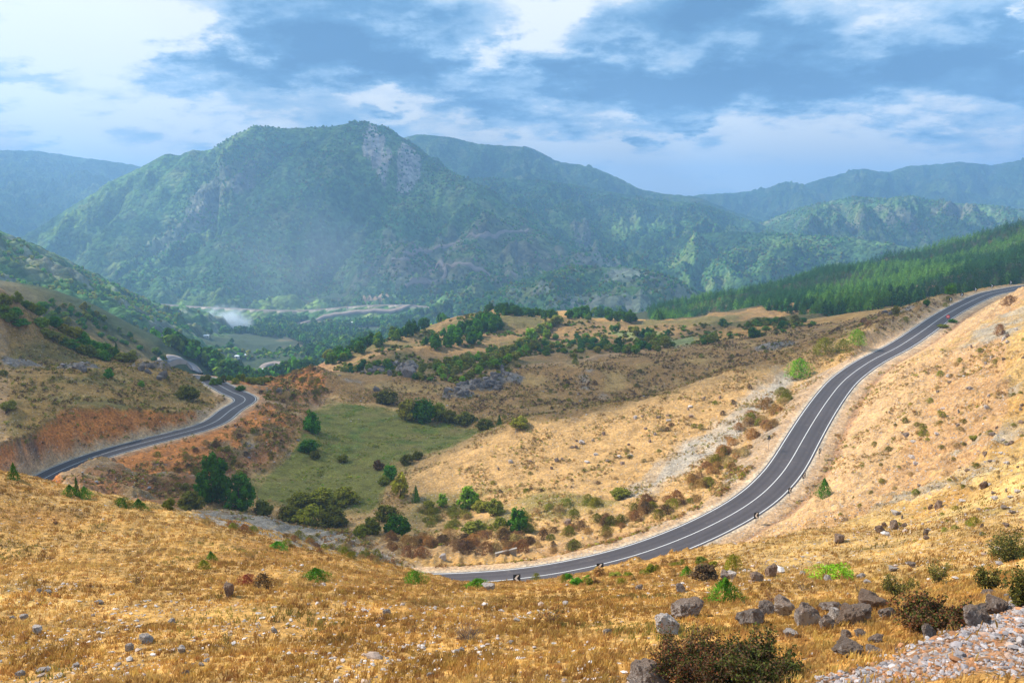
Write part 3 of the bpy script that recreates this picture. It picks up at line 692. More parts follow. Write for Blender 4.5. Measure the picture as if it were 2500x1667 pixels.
def tube(pts, rads, seg=5):
    pts = np.array(pts, float); V = []; n = len(pts)
    for i in range(n):
        d = pts[min(i+1, n-1)]-pts[max(i-1, 0)]; d /= max(np.linalg.norm(d), 1e-9)
        a = np.cross(d, [0, 1, .3]); a /= max(np.linalg.norm(a), 1e-9); b = np.cross(d, a)
        for k in range(seg): t = 2*math.pi*k/seg; V.append(pts[i]+(a*math.cos(t)+b*math.sin(t))*rads[i])
    Fq = [(i*seg+k, i*seg+(k+1) % seg, (i+1)*seg+(k+1) % seg, (i+1)*seg+k) for i in range(n-1) for k in range(seg)]
    return np.array(V), np.array(Fq)
def join(parts):
    V = []; Fq = []; o = 0
    for v, f in parts: V.append(v); Fq.append(f+o); o += len(v)
    return np.concatenate(V), np.concatenate(Fq)
def branches(seed, n, length, spread, r0, up=.6, sub=3, seg=4, curl=.25):
    """thin woody stems fanning from the ground; returns the mesh and the tip points"""
    rng = np.random.default_rng(seed); parts = []; tips = []
    for i in range(n):
        a = rng.uniform(0, 2*math.pi); d = np.array([math.cos(a)*spread, math.sin(a)*spread, up+rng.random()*.5]); d /= np.linalg.norm(d)
        L = length*rng.uniform(.65, 1.1); p = np.array([math.cos(a), math.sin(a), 0])*.04; pts = [p.copy()]
        for k in range(5):
            d = d+rng.normal(size=3)*curl*.5; d[2] += .02; d /= np.linalg.norm(d); p = p+d*L/5; pts.append(p.copy())
        parts.append(tube(pts, np.linspace(r0, r0*.25, 6), seg)); tips += pts[2:]
        for s_ in range(sub):
            b = pts[rng.integers(1, 5)]; dd = d*.5+rng.normal(size=3)*.7; dd[2] = abs(dd[2])*.7; dd /= np.linalg.norm(dd); q = b.copy(); ps = [q.copy()]
            for k in range(3):
                dd = dd+rng.normal(size=3)*.2; dd /= np.linalg.norm(dd); q = q+dd*L*.14; ps.append(q.copy())
            parts.append(tube(ps, np.linspace(r0*.5, r0*.15, 4), 3)); tips += ps[1:]
    v, f = join(parts); return v, f, np.array(tips)
def leaves_on(tips, seed, n, leaf, spread):
    rng = np.random.default_rng(seed); k = rng.integers(0, len(tips), n); p = tips[k]+rng.normal(size=(n, 3))*spread; p[:, 2] = np.maximum(p[:, 2], .01)
    return quads_at(p, rng.normal(size=(n, 3))+[0, 0, .6], leaf*rng.uniform(.5, 1, n), leaf*rng.uniform(.8, 1.5, n), rng)
def unit(vf):
    V = vf[0].copy(); lo = np.percentile(V, 1.0, axis=0); hi = np.percentile(V, 99.0, axis=0)
    w_ = max(hi[0]-lo[0], hi[1]-lo[1]); V[:, :2] = (V[:, :2]-(lo[:2]+hi[:2])/2)/w_; V[:, 2] = np.maximum((V[:, 2]-lo[2])/(hi[2]-lo[2]), -.03); return V, vf[1]
def mk(name, vf, m, smooth=False): return mesh_np(name, vf[0], vf[1], m, smooth)
def spikes(seed, n, r, h, w, base=.1, outw=.6, cone=True):
    """needle sprays for junipers: long narrow quads rising outwards"""
    rng = np.random.default_rng(seed); a = rng.uniform(0, 2*math.pi, n); z = rng.random(n)**1.1
    rr = (1-z**1.3)*r if cone else np.sqrt(1-z**2)*r; lob = 1+.28*np.sin(a*3+seed)+.15*np.sin(a*7+seed*2)
    rad = rr*lob*rng.uniform(.25, 1.0, n)**.5; p = np.stack([np.cos(a)*rad, np.sin(a)*rad, z*h*(.85+.15*lob)+.02], 1)
    up = np.stack([np.cos(a)*outw, np.sin(a)*outw, np.ones(n)], 1); up /= np.linalg.norm(up, axis=1, keepdims=True)
    nr = np.stack([np.cos(a), np.sin(a), np.full(n, .3)], 1)+rng.normal(size=(n, 3))*.6
    return quads_at(p, nr, w*rng.uniform(.6, 1.2, n), w*rng.uniform(2.0, 4.5, n), rng, up)
def pine_np(seed, n=520):
    rng = np.random.default_rng(seed); z = rng.random(n)**.8; a = rng.uniform(0, 2*math.pi, n); lay = np.sin(z*46+a*1.0)*.18+1
    rad = (.29*(1-z)**.6+.015)*lay*rng.uniform(.35, 1.05, n); p = np.stack([np.cos(a)*rad, np.sin(a)*rad, .13+z*.85-rad*.25], 1)
    nr = np.stack([np.cos(a)*.5, np.sin(a)*.5, np.ones(n)], 1)+rng.normal(size=(n, 3))*.35
    up = np.stack([np.cos(a), np.sin(a), np.full(n, -.25)], 1); s_ = (1.15-z)
    return quads_at(p, nr, .055*s_+.014, .095*s_+.035, rng, up)
rocks = []
def rock_np(seed, lvl=3, sx=1, sy=1, sz=.7, rough=.28):
    bm = bmesh.new(); bmesh.ops.create_icosphere(bm, subdivisions=lvl, radius=.5); V = np.array([v.co[:] for v in bm.verts]); Fq = np.array([[v.index for v in f.verts] for f in bm.faces]); bm.free()
    rng = np.random.default_rng(seed); U = V/np.linalg.norm(V, axis=1, keepdims=True)
    # chop by random planes for an angular look, then roughen
    r = np.full(len(V), .55)
    for _ in range(15):
        d = rng.normal(size=3); d /= np.linalg.norm(d); o = rng.uniform(.22, .42); c = U@d; r = np.where(c > .05, np.minimum(r, o/np.maximum(c, .05)), r)
    V = U*r[:, None]; s0 = seed*9.1
    n = perlin(V[:, 0]*3+s0, V[:, 1]*3+V[:, 2]*2.3, seed)*.45+perlin(V[:, 0]*8+V[:, 2]*6+s0, V[:, 1]*8-V[:, 2]*5, seed+3)*.38+(perlin(V[:, 0]*19+s0, V[:, 1]*17-V[:, 2]*19, seed+5)*.25 if lvl > 3 else 0)
    V = V*(1+n[:, None]*rough)*np.array([sx, sy, sz]); return V, Fq
ROCKS = [rock_np(s, 4, rng_[0], rng_[1], rng_[2]) for s, rng_ in enumerate([(1.1, .9, .75), (1, 1, .6), (1.2, .8, .65), (.9, 1, .95), (1.15, 1, .5), (1, .85, .8), (1.3, .9, .55)])]
M_DROCK = rock_mat('dark_weathered_rock', (.17, .145, .14), (.27, .245, .24), (.09, .07, .065), (.20, .16, .14))
RM = {}
for i, (v, f) in enumerate(ROCKS):
    for key, m in (('g', M_ROCK), ('r', M_RROCK), ('w', M_WROCK), ('d', M_DROCK)): RM[key, i] = mesh_np('rock', v, f, m, False)

# prototypes (unit size: 1 m wide, 1 m high)
MB = {}
for s in range(4): MB['bush', s] = mk('bush', unit(crown_np(20+s, 2200, 34, .058, .52, .50, .44, .27, .5, .26)), M_LEAF)
for s in range(3): MB['tree', s] = mk('crown', unit(crown_np(40+s, 7000, 60, .034, .50, .50, .50, .19, .45, .10, .30)), M_LEAF)
for s in range(3): MB['smalltree', s] = mk('crown', unit(crown_np(50+s, 1300, 26, .066, .50, .50, .50, .26, .5, .12, .2)), M_LEAF)
for s in range(3): MB['juniper', s] = mk('juniper', unit(spikes(60+s, 1900, .52, .95, .028, outw=.75, cone=(s != 1))), M_LEAF)
for s in range(2): MB['cypress', s] = mk('cypress', unit(spikes(70+s, 900, .5, 1, .045, outw=.12)), M_LEAF)
for s in range(4): MB['tuft', s] = mk('tuft_shrub', unit(spikes(80+s, 1500, .55, .85, .032, outw=.9, cone=False)), M_LEAF)
for s in range(4): MB['pine', s] = mk('crown', pine_np(90+s), M_LEAF)
TR = mesh_np('trunk', *tube([(0,0,0),(.01,0,.3),(0,.01,.6)], [.030,.022,.010], 6), M_BARK, True)
def _limbs():
    parts = [tube([(0,0,-.02),(.01,0,.15),(0,.01,.45),(0,0,.72)], [.042,.032,.02,.006], 7)]
    for k in range(9):
        a = k*2.4; z = .16+.045*k; parts.append(tube([(0,0,z),(math.cos(a)*.14,math.sin(a)*.14,z+.10),(math.cos(a)*.3,math.sin(a)*.3,z+.2)], [.014,.009,.004], 4))
    return join(parts)
TRB = mk('trunk', _limbs(), M_BARK, True)

COL = dict(dark=(.055, .13, .008), green=(.08, .21, .014), mid=(.14, .22, .02), olive=(.21, .20, .02), olived=(.14, .13, .016), bright=(.20, .34, .02), yellow=(.34, .33, .025), yg=(.22, .22, .03),
           russet=(.25, .12, .045), orange=(.36, .19, .06), straw=(.38, .25, .09), brown=(.12, .068, .035), red=(.26, .06, .03), blue=(.055, .14, .026), pine=(.032, .095, .024), pineL=(.10, .21, .03))
def jit(c, s=.18):
    k = 1+random.uniform(-s, s); return (c[0]*k*random.uniform(.88, 1.12), c[1]*k, c[2]*k*random.uniform(.85, 1.15), 1)
def depth(p): return p[1]*CT-p[2]*ST
def px2m(p, px): return px*depth(p)/F
NPL = []
def plant(kind, p, w, h, color, label, cat, group=None, name=None, parts=False, rot=None, sink=.03):
    """a plant of its own standing at p"""
    nv = {'bush':4,'tree':3,'smalltree':3,'juniper':3,'cypress':2,'tuft':4,'pine':4}[kind]; me = MB[kind, random.randrange(nv)]
    z = p[2]-sink*h
    if parts:
        r = link(name or 'tree', None, None, (p[0], p[1], z)); r.rotation_euler[2] = random.uniform(0, 6.28) if rot is None else rot
        c = link('crown', me, r); c.scale = (w, w, h); c.color = color
        t_ = link('trunk', TRB if kind == 'tree' else TR, r); t_.scale = (max(w, h*.5), max(w, h*.5), h)
    else:
        r = link(name or 'shrub', me, None, (p[0], p[1], z)); r.scale = (w, w, h); r.color = color; r.rotation_euler[2] = random.uniform(0, 6.28)
    tag(r, label, cat, group); NPL.append(r); return r
# ------------------------------------------------------------------ plants traced one by one (2352-px picture: x, base y, width, height)
def pl(kind, x, y, w, h, col, label, cat, name, group=None, parts=False, hf=None, s=S5):
    p = hit(x, y, s, hf)
    if p is None: return None
    k = .88 if kind in ('bush', 'tree', 'smalltree') else 1.0
    return plant(kind, p, px2m(p, w*s*k), px2m(p, h*s*(k if kind != 'tree' else .94)), jit(COL[col], .08), label, cat, group, name, parts)
T, B_, J = 'tree', 'bush', 'juniper'
for a in [
 ('tree',490,1150,84,118,'dark','tall dark green tree, the taller of the pair beside the red bank','tree',T),
 ('tree',550,1172,76,92,'green','rounder green tree in front of the tall dark one at the meadow edge','tree',T),
 ('smalltree',717,992,44,56,'green','bright green tree on the left edge of the meadow under the red bank','tree',T),
 ('smalltree',920,1142,50,66,'yellow','yellow-leaved tree at the foot of the sunny spur','tree',T),
 ('smalltree',897,1102,36,40,'green','small vivid green tree just above the yellow one','tree',T),
 ('smalltree',1075,1168,54,58,'bright','lime green tree beside the grey scree under the spur','tree',T),
 ('smalltree',1187,1224,54,68,'dark','dark green round tree standing alone inside the road bend','tree',T),
 ('smalltree',1015,1164,28,36,'bright','small lime green sapling left of the lime tree','tree',T),
 ('smalltree',1533,770,16,16,'dark','lone dark tree on the ploughed plateau slope','tree',T),
 ('smalltree',755,832,34,34,'yg','yellow-green round tree at the valley edge of the wooded knoll','tree',T)]:
    pl(*a[:6], a[6], a[7], a[8], parts=True)
for a in [
 ('bush',440,1170,64,48,'olived','olive bush left of the big tree pair','bush','bush'),
 ('bush',390,1172,34,30,'olived','small dull bush at the left end of the hedge below the red bank','bush','bush'),
 ('bush',606,1182,46,38,'olived','brownish bush right of the big tree pair','bush','bush'),
 ('bush',690,1165,62,40,'olive','upper left bush of the olive thicket at the near end of the meadow','bush','bush'),
 ('bush',742,1162,72,46,'olive','middle bush on the upper side of the olive thicket','bush','bush'),
 ('bush',796,1155,64,42,'olive','upper right bush of the olive thicket','bush','bush'),
 ('bush',668,1192,60,36,'olived','lower left bush of the olive thicket','bush','bush'),
 ('bush',712,1205,70,48,'olive','lower bush of the olive thicket','bush','bush'),
 ('bush',762,1212,72,56,'olived','darkest bush at the lower right of the olive thicket','bush','bush'),
 ('bush',850,1226,52,42,'olived','bush between the thicket and the round dark bush','bush','bush'),
 ('bush',886,1194,54,38,'olived','bush behind the round dark bush','bush','bush'),
 ('bush',912,1230,64,52,'dark','round dark bush at the right end of the meadow thicket','bush','bush'),
 ('bush',828,1232,34,30,'olive','low bush right of the olive thicket','bush','bush'),
 ('bush',888,928,62,36,'olived','dark bush at the far edge of the meadow beside the boulders','bush','bush'),
 ('bush',940,962,52,52,'olive','left bush of the clump across the meadow','bush','bush'),
 ('bush',975,968,58,58,'dark','darkest bush of the clump across the meadow','bush','bush'),
 ('bush',1006,966,48,46,'olive','right bush of the clump across the meadow','bush','bush'),
 ('bush',1032,970,40,32,'olived','low bush trailing right of the meadow clump','bush','bush'),
 ('bush',1066,976,56,34,'olived','wide low bush farther right along the meadow edge','bush','bush'),
 ('bush',1115,986,40,30,'olived','round bush near the right tip of the meadow','bush','bush'),
 ('cypress',1146,976,14,26,'dark','slim upright shrub near the right tip of the meadow','shrub','shrub'),
 ('bush',1196,982,46,28,'olive','greenish bush on the edge of the sunny spur crest','bush','bush'),
 ('bush',710,1036,48,30,'dark','dark bush on the left shore of the meadow','bush','bush'),
 ('bush',724,1052,26,20,'olived','little bush below the dark one on the left of the meadow','bush','bush'),
 ('bush',787,1060,28,18,'olived','small lone bush out on the meadow grass','bush','bush'),
 ('bush',870,1078,26,26,'brown','reddish brown bush left of the vivid green tree','bush','bush'),
 ('bush',884,1112,30,22,'olive','olive bush beside the yellow tree','bush','bush'),
 ('bush',935,1066,34,26,'olived','lower of two bushes on the spur end','bush','bush'),
 ('bush',960,1054,26,22,'olived','upper of two bushes on the spur end','bush','bush'),
 ('cypress',955,1152,20,40,'green','narrow green shrub right of the yellow tree','shrub','shrub'),
 ('bush',985,1170,30,24,'yg','yellowish shrub between the narrow shrub and the sapling','shrub','shrub'),
 ('bush',1108,1172,46,26,'yg','yellow-green shrub right of the lime tree','shrub','shrub'),
 ('bush',1139,1180,40,42,'olive','olive green bush between the lime tree and the round tree','bush','bush'),
 ('bush',1150,1216,34,32,'olive','leafy bush touching the round dark tree','bush','bush'),
 ('bush',1088,1222,60,30,'yg','yellow-green shrub below the lime tree','shrub','shrub'),
 ('bush',1425,1142,50,24,'yg','yellow-green patch of leaves below the grey scree','shrub','shrub'),
 ('tuft',1838,864,62,42,'bright','vivid green broom bush by the scree left of the road','bush','bush'),
 ('tuft',1897,812,56,38,'yg','large yellow-green broom bush left of the upper road','bush','bush'),
 ('tuft',1936,808,42,30,'yg','smaller broom bush beside the large yellow-green one','bush','bush'),
 ('tuft',1968,790,44,34,'bright','broom bush nearest the upper road','bush','bush'),
 ('cypress',1321,836,16,24,'olive','single upright bush on the crest of the brown slope','bush','bush'),
 ('bush',1732,775,30,26,'dark','dark juniper on the brown slope crest','bush','bush'),
 ('bush',2183,676,28,28,'green','round green bush left of the chevron signs','bush','bush'),
 ('bush',2128,702,16,16,'dark','small dark bush beside the upper road verge','bush','bush'),
 ('bush',2056,724,18,24,'olived','dull bush beyond the upper road verge','bush','bush'),
 ('juniper',1890,1137,42,42,'green','conical green juniper on the cut bank beside the chevron signs','juniper','juniper'),
 ('tuft',2316,702,42,24,'russet','rusty bush on top of the right hillside','bush','bush'),
 ('tuft',2296,770,26,26,'russet','small rusty bush on the right hillside below the grey rubble','bush','bush'),
 ('bush',2188,740,22,8,'green','low green shrub right of the red sign','shrub','shrub'),
 ('bush',2166,752,26,8,'olive','low olive shrub left of the red sign','shrub','shrub'),
 ('tuft',2105,1134,22,12,'olive','small olive tuft high on the sunny right hillside','shrub','shrub'),
 ('tuft',2242,1205,34,18,'olive','flat olive shrub on the rocky part of the right hillside','shrub','shrub'),
 ('bush',2236,1030-20,22,12,'yg','little yellow tuft high on the right hillside','shrub','shrub'),
 ('bush',432,916,58,34,'olived','wide dark bush on the mound beside the red cutting','bush','bush'),
 ('bush',250,867,22,24,'green','small green tree on the left hill below the bushes','bush','bush'),
 ('cypress',270,824,16,38,'dark','dark upright cypress at the end of the ridge bushes','cypress','cypress'),
 ('bush',325,888,14,16,'bright','tiny bright bush on the crest above the red cutting','bush','bush'),
 ('bush',20,942,36,26,'yg','yellow-green bush at the left edge of the picture','bush','bush'),
 ('bush',8,862,22,14,'olived','dark low bush at the left edge below the ridge','bush','bush'),
 ('bush',553,897,24,13,'dark','dark bush on the outside of the hairpin','bush','bush')]:
    pl(*a)
# roadside and foreground junipers
for a in [
 ('cypress',34,1101,26,40,'dark','dark upright juniper beside the left chevron signs','juniper','juniper'),
 ('juniper',160,1136,40,26,'green','left clump of spiky juniper on the brow under the left road','juniper','juniper'),
 ('cypress',178,1138,14,46,'dark','slender spire of the juniper on the brow','juniper','juniper'),
 ('juniper',196,1142,36,28,'green','right clump of spiky juniper on the brow','juniper','juniper'),
 ('juniper',285,1166,44,26,'dark','left half of the low dark juniper above the grass brow','juniper','juniper'),
 ('juniper',320,1172,44,28,'dark','right half of the low dark juniper above the grass brow','juniper','juniper'),
 ('juniper',636,1258,50,18,'green','low juniper mat on the grey gravel slope','juniper','juniper'),
 ('juniper',726,1333,72,34,'green','sprawling juniper in the golden grass, left of the road end','juniper','juniper'),
 ('juniper',958,1341,56,34,'green','spiky juniper in the grass where the road goes out of sight','juniper','juniper'),
 ('juniper',1095,1350,72,26,'green','low juniper beside a grey stone just below the road','juniper','juniper'),
 ('juniper',1668,1382,92,56,'green','large green juniper in the grass above the boulders','juniper','juniper'),
 ('juniper',484,1285,28,22,'green','small green juniper sprig in the left grass','juniper','juniper'),
 ('juniper',470,1304,38,20,'olive','olive sprig below the small juniper','juniper','juniper'),
 ('tuft',565,1342,44,26,'red','red-leaved low shrub in the left grass','shrub','shrub'),
 ('tuft',604,1352,48,36,'brown','dark tangled shrub touching the red one','shrub','shrub'),
 ('juniper',1575,1322,34,26,'green','small round green bush in the grass below the road','bush','bush'),
 ('tuft',1920,1328,112,34,'bright','wide lime green shrub in the grass of the right slope','shrub','shrub'),
 ('tuft',1680,1312,46,40,'olive','feathery olive bush behind the juniper','bush','bush'),
 ('bush',1618,1334,62,44,'brown','dark bush among grey rocks below the road','bush','bush'),
 ('tuft',1230,1335,24,22,'olive','thin shrub at the road edge in front of the signs','shrub','shrub')]:
    pl(*a)
gr = 'leafy weeds along the near side of the road'
random.seed(21)
for i in range(26):
    x = random.uniform(1290, 1640); y = 1330-(x-1290)*.07+random.uniform(-6, 22)-max(0, x-1480)*.12
    pl('tuft' if i % 2 else 'bush', x, y, random.uniform(14, 34), random.uniform(10, 24), random.choice(['yg', 'olive', 'olive', 'green', 'orange']), 'yellowing weed in the strip just below the bottom of the road', 'weed', 'weed', gr)
# ridge bushes on the left hill
gr = 'round olive bushes along the left ridge'
for i, (x, y) in enumerate([(8,722),(22,738),(36,726),(48,748),(58,706),(40,694),(72,716),(88,724),(98,712),(104,770),(118,778),(132,786),(148,794),(96,752),(128,752),(144,762),(160,770),(176,778),(192,788),(170,802),(186,812),(204,818),(222,820),(208,798),(226,806),(242,812),(256,818),(240,828),(282,826),(298,828),(120,736),(12,700),(150,746)]):
    pl('bush', x, y, random.uniform(24, 38), random.uniform(18, 30), random.choice(['olive', 'mid', 'green', 'olive']), 'rounded olive green bush in the row that climbs the left ridge', 'bush', 'bush', gr)
gr = 'bushes in a row behind the hairpin'
for i, x in enumerate([466, 478, 492, 504, 514, 528, 540, 552, 560, 572, 582, 590, 598, 612, 622]):
    pl('bush', x, random.uniform(873, 884), random.uniform(12, 24), random.uniform(10, 20), random.choice(['olive', 'yg', 'olived', 'mid']), 'bush in the row between the hairpin and the valley edge', 'bush', 'bush', gr)
# russet and olive cushions along the inside of the bend
random.seed(5)
gr = 'russet and olive cushions on the road embankment'
def in_poly_px(poly, n, rng):
    xs = [q[0] for q in poly]; ys = [q[1] for q in poly]; o = []
    while len(o) < n:
        x = rng.uniform(min(xs), max(xs)); y = rng.uniform(min(ys), max(ys))
        if inpoly(np.array([x]), np.array([y]), poly)[0]: o.append((x, y))
    return o
BK = 0
def cushions(poly, n, wr, cols, lab, seed, kind='tuft', group=gr):
    rr = random.Random(seed)
    nm = 'shrub' if seed in (1,2,3,7) else 'grass_tuft'
    for x, y in in_poly_px(poly, n, rr):
        w = rr.uniform(*wr)*1.1; pl(kind, x, y, w, w*rr.uniform(.42, .66), rr.choice(cols), lab, nm.replace('_', ' '), nm, group if seed < 4 else lab.replace('small ', '').replace('tiny ', '')+'s')
cushions([(890,1236),(960,1226),(1120,1232),(1240,1225),(1240,1270),(1100,1275),(960,1280),(890,1270)], 44, (20, 46), ['russet','orange','russet','straw','brown'], 'russet cushion shrub on the embankment at the bottom of the bend', 1)
cushions([(1240,1225),(1400,1180),(1560,1130),(1600,1150),(1500,1200),(1360,1250),(1240,1275)], 46, (16, 40), ['russet','olive','olived','orange','brown'], 'olive-brown cushion shrub on the embankment along the rising road', 2)
cushions([(1560,1130),(1640,1050),(1700,980),(1740,940),(1790,900),(1830,880),(1820,920),(1770,985),(1720,1040),(1650,1120),(1600,1150)], 60, (16, 36), ['orange','straw','olive','orange','russet'], 'orange-brown cushion shrub between the scree and the road', 3)
cushions([(460,1200),(700,1235),(880,1280),(880,1300),(760,1275),(600,1240),(460,1205)], 26, (14, 30), ['straw','olive','russet'], 'straw coloured tuft on the grey gravel above the grass brow', 4)
cushions([(360,1035),(500,1000),(640,985),(690,1010),(600,1080),(450,1130),(370,1120),(320,1070)], 60, (8, 22), ['olive','olived','brown','straw'], 'small dull tuft on the red earth bank right of the left road', 5)
cushions([(600,890),(660,850),(740,850),(755,900),(700,930),(600,930)], 40, (8, 18), ['olive','olived','brown','straw'], 'dull tuft on the red mound behind the hairpin', 6)
cushions([(960,1170),(1060,1180),(1160,1240-20),(1180,1190),(1380,1130),(1430,1160),(1230,1222),(1100,1232),(990,1225)], 46, (12, 34), ['yg','olive','olive','straw'], 'yellow-green scrub under the spur inside the bend', 7)
cushions([(1080,1120),(1400,1040),(1700,900),(1800,840),(1700,930),(1560,1030),(1420,1110),(1200,1140)], 34, (6, 16), ['straw','olive','brown'], 'tiny tuft on the sunlit tan spur', 8)
cushions([(1150,960),(1300,870),(1700,800),(2000,745),(1850,790),(1600,850),(1400,910),(1200,970)], 30, (6, 15), ['olived','brown','olive'], 'small dark bush on the brown shaded slope', 9)
cushions([(1900,1120),(2100,900),(2200,780),(2352,760),(2352,1180),(2200,1260),(1950,1230)], 70, (7, 20), ['olive','yg','straw','olived'], 'small olive tuft on the rocky sunny right hillside', 10)
cushions([(1960,740),(2050,716),(2200,672),(2230,675),(2120,730),(1990,790),(1980,760)], 12, (8, 20), ['straw','russet','olive'], 'dry tuft on the outer verge of the upper road', 11)
# ------------------------------------------------------------------ knoll and plateau trees
def grove(poly, n, wr, hr, cols, lab, group, seed, kind='smalltree', parts=False, cat='tree', name='tree'):
    rr = random.Random(seed)
    for x, y in sorted(in_poly_px(poly, n, rr), key=lambda q: q[1]):
        w = rr.uniform(*wr); pl(kind, x, y, w, w*rr.uniform(*hr), rr.choice(cols), lab, cat, name, group, parts)
grove([(742,838),(800,806),(870,775),(940,745),(1000,722),(1060,716),(1010,740),(930,775),(850,805),(770,836)], 85, (16, 28), (1.0, 1.5), ['dark','blue','green','dark','mid'], 'dark tree in the belt running down the left flank of the knoll', 'trees on the left flank of the knoll', 1, cat='conifer', name='conifer')
grove([(960,795),(1030,768),(1110,740),(1140,728),(1150,765),(1090,790),(1000,805)], 70, (16, 28), (1.0, 1.5), ['blue','dark','dark','green'], 'dark tree in the dense grove across the face of the knoll', 'grove across the knoll', 2, cat='conifer', name='conifer')
grove([(1120,712),(1270,722),(1300,728),(1285,733),(1130,722)], 34, (14, 24), (.9, 1.2), ['dark','dark','blue'], 'dark tree in the left stand on the plateau skyline', 'left stand of trees on the plateau skyline', 3, cat='conifer', name='conifer')
grove([(1300,730),(1340,722),(1440,724),(1462,738),(1445,741),(1320,734)], 40, (16, 26), (1.0, 1.3), ['green','dark','mid','dark'], 'green tree in the right stand on the plateau skyline', 'right stand of trees on the plateau skyline', 4)
grove([(1140,808),(1190,795),(1260,745),(1290,740),(1240,800),(1180,830),(1120,850),(980,868),(950,850),(1040,838)], 85, (14, 28), (.8, 1.2), ['mid','yg','olive','bright','yg'], 'green or yellowing tree scattered on the front of the plateau', 'scattered trees on the front of the plateau', 5)
grove([(1410,752),(1490,768),(1540,790),(1560,800),(1500,800),(1470,775),(1400,760)], 34, (12, 24), (.8, 1.2), ['mid','olive','blue','yg'], 'tree in the hedge curving round the small green field', 'hedge around the small field', 6)
grove([(1390,790),(1550,800),(1530,812),(1400,815),(1360,812)], 30, (12, 24), (.7, 1.1), ['blue','mid','yg','dark'], 'tree in the copse below the small green field', 'copse below the small field', 7)
grove([(1170,800),(1260,780),(1340,770),(1395,790),(1340,815),(1230,818),(1170,825)], 80, (8, 18), (.6, .9), ['blue','olived','blue','mid'], 'dark low bush on the scrubby slope left of the small field', 'bushes on the scrubby slope', 8, 'bush', cat='bush', name='bush')
grove([(1000,845),(1060,820),(1140,815),(1180,835),(1120,855),(1060,885),(1010,870)], 42, (10, 22), (.7, 1.1), ['yg','yg','olive','bright'], 'yellowing bush in the dip between the rock outcrops', 'yellowing bushes in the dip', 9, 'bush', cat='bush', name='bush')
grove([(1640,745),(1760,738),(1870,735),(1880,748),(1760,765),(1700,760)], 40, (8, 20), (.6, 1.0), ['blue','yg','mid','olived'], 'bush on the far right of the plateau under the pines', 'bushes under the pine plantation', 10, 'bush', cat='bush', name='bush')
grove([(1600,785),(1640,772),(1660,785),(1620,795)], 8, (12, 22), (.7, 1), ['mid','yg','dark'], 'bush in the small clump on the bare plateau slope', 'small clump on the bare plateau', 12, 'bush', cat='bush', name='bush')
grove([(760,850),(850,830),(940,850),(1000,880),(900,860),(800,862)], 14, (12, 24), (.7, 1), ['blue','mid','yg'], 'bush between the knoll and the rock outcrop', 'bushes at the foot of the knoll', 13, 'bush', cat='bush', name='bush')
grove([(60,690),(200,700),(320,790),(400,830),(360,838),(300,810),(160,745)], 60, (10, 18), (.7, 1), ['mid','green','olive','blue'], 'tree on the green hill behind the left ridge', 'trees behind the left ridge', 14)
# ------------------------------------------------------------------ pine plantation
PZONE = [hit(a, b, hf=gh) for a, b in [(1500,738),(1640,715),(1760,712),(1880,722),(1960,718),(2060,705),(2160,692),(2245,672),(2352,640),(2540,640),(2500,545),(2352,545),(2300,549),(2150,582),(2000,617),(1900,640),(1800,672),(1650,708),(1500,731)]]
PZONE = [q[:2] for q in PZONE[:11] if q is not None]+[W(a, b, 0)[:2] for a, b in ((2700,450),(2700,780),(2500,770),(2300,765),(2100,755),(1950,745),(1800,730),(1680,712),(1585,690))]
print('pine zone', len(PZONE), [tuple(np.round(q)) for q in PZONE])
rng = np.random.default_rng(3); gx_, gy_ = np.meshgrid(np.arange(60, 560, 4.7), np.arange(300, 860, 4.7)); qx = (gx_+rng.uniform(-2.1, 2.1, gx_.shape)).ravel(); qy = (gy_+rng.uniform(-2.1, 2.1, gx_.shape)).ravel()
ok = inpoly(qx, qy, PZONE); qx, qy = qx[ok], qy[ok]
gap = fbm(qx, qy, 60, 3, 501); keepm = (gap < .8); CLR = [hit(a, b, hf=gh) for a, b in [(2095,700),(2125,668),(2180,672),(2245,655),(2300,640),(2290,662),(2200,690),(2120,705)]]
CLR = [q[:2] for q in CLR if q is not None]; keepm &= ~(inpoly(qx, qy, CLR) & (rng.random(len(qx)) < .85)); qx, qy = qx[keepm], qy[keepm]
qz = gh(qx, qy); order = np.argsort(np.hypot(qx, qy)); qx, qy, qz = qx[order], qy[order], qz[order]; print('pines', len(qx))
bandn = fbm(qx, qy, 70, 3, 502)
def vis(x, y, z):
    t_ = np.linspace(.15, .985, 90)[:, None]; return (ah(x*t_, y*t_) < z*t_).all(0)
vv = vis(qx, qy, qz+7)
inview = (np.abs(qx/qy) < .66) & vv
near = np.where(inview)[0][:290]; nearset = set(near.tolist())
for i in near:
    h = random.uniform(4.5, 8.0); c = COL['pineL'] if bandn[i] > .12 else COL['pine']
    plant('pine', (qx[i], qy[i], qz[i]), h*1.05, h, jit(c), 'pine at the near edge of the plantation beside the upper road', 'pine tree', 'pines at the near edge of the plantation', 'pine_tree', True)
rest = np.array([i for i in range(len(qx)) if i not in nearset])
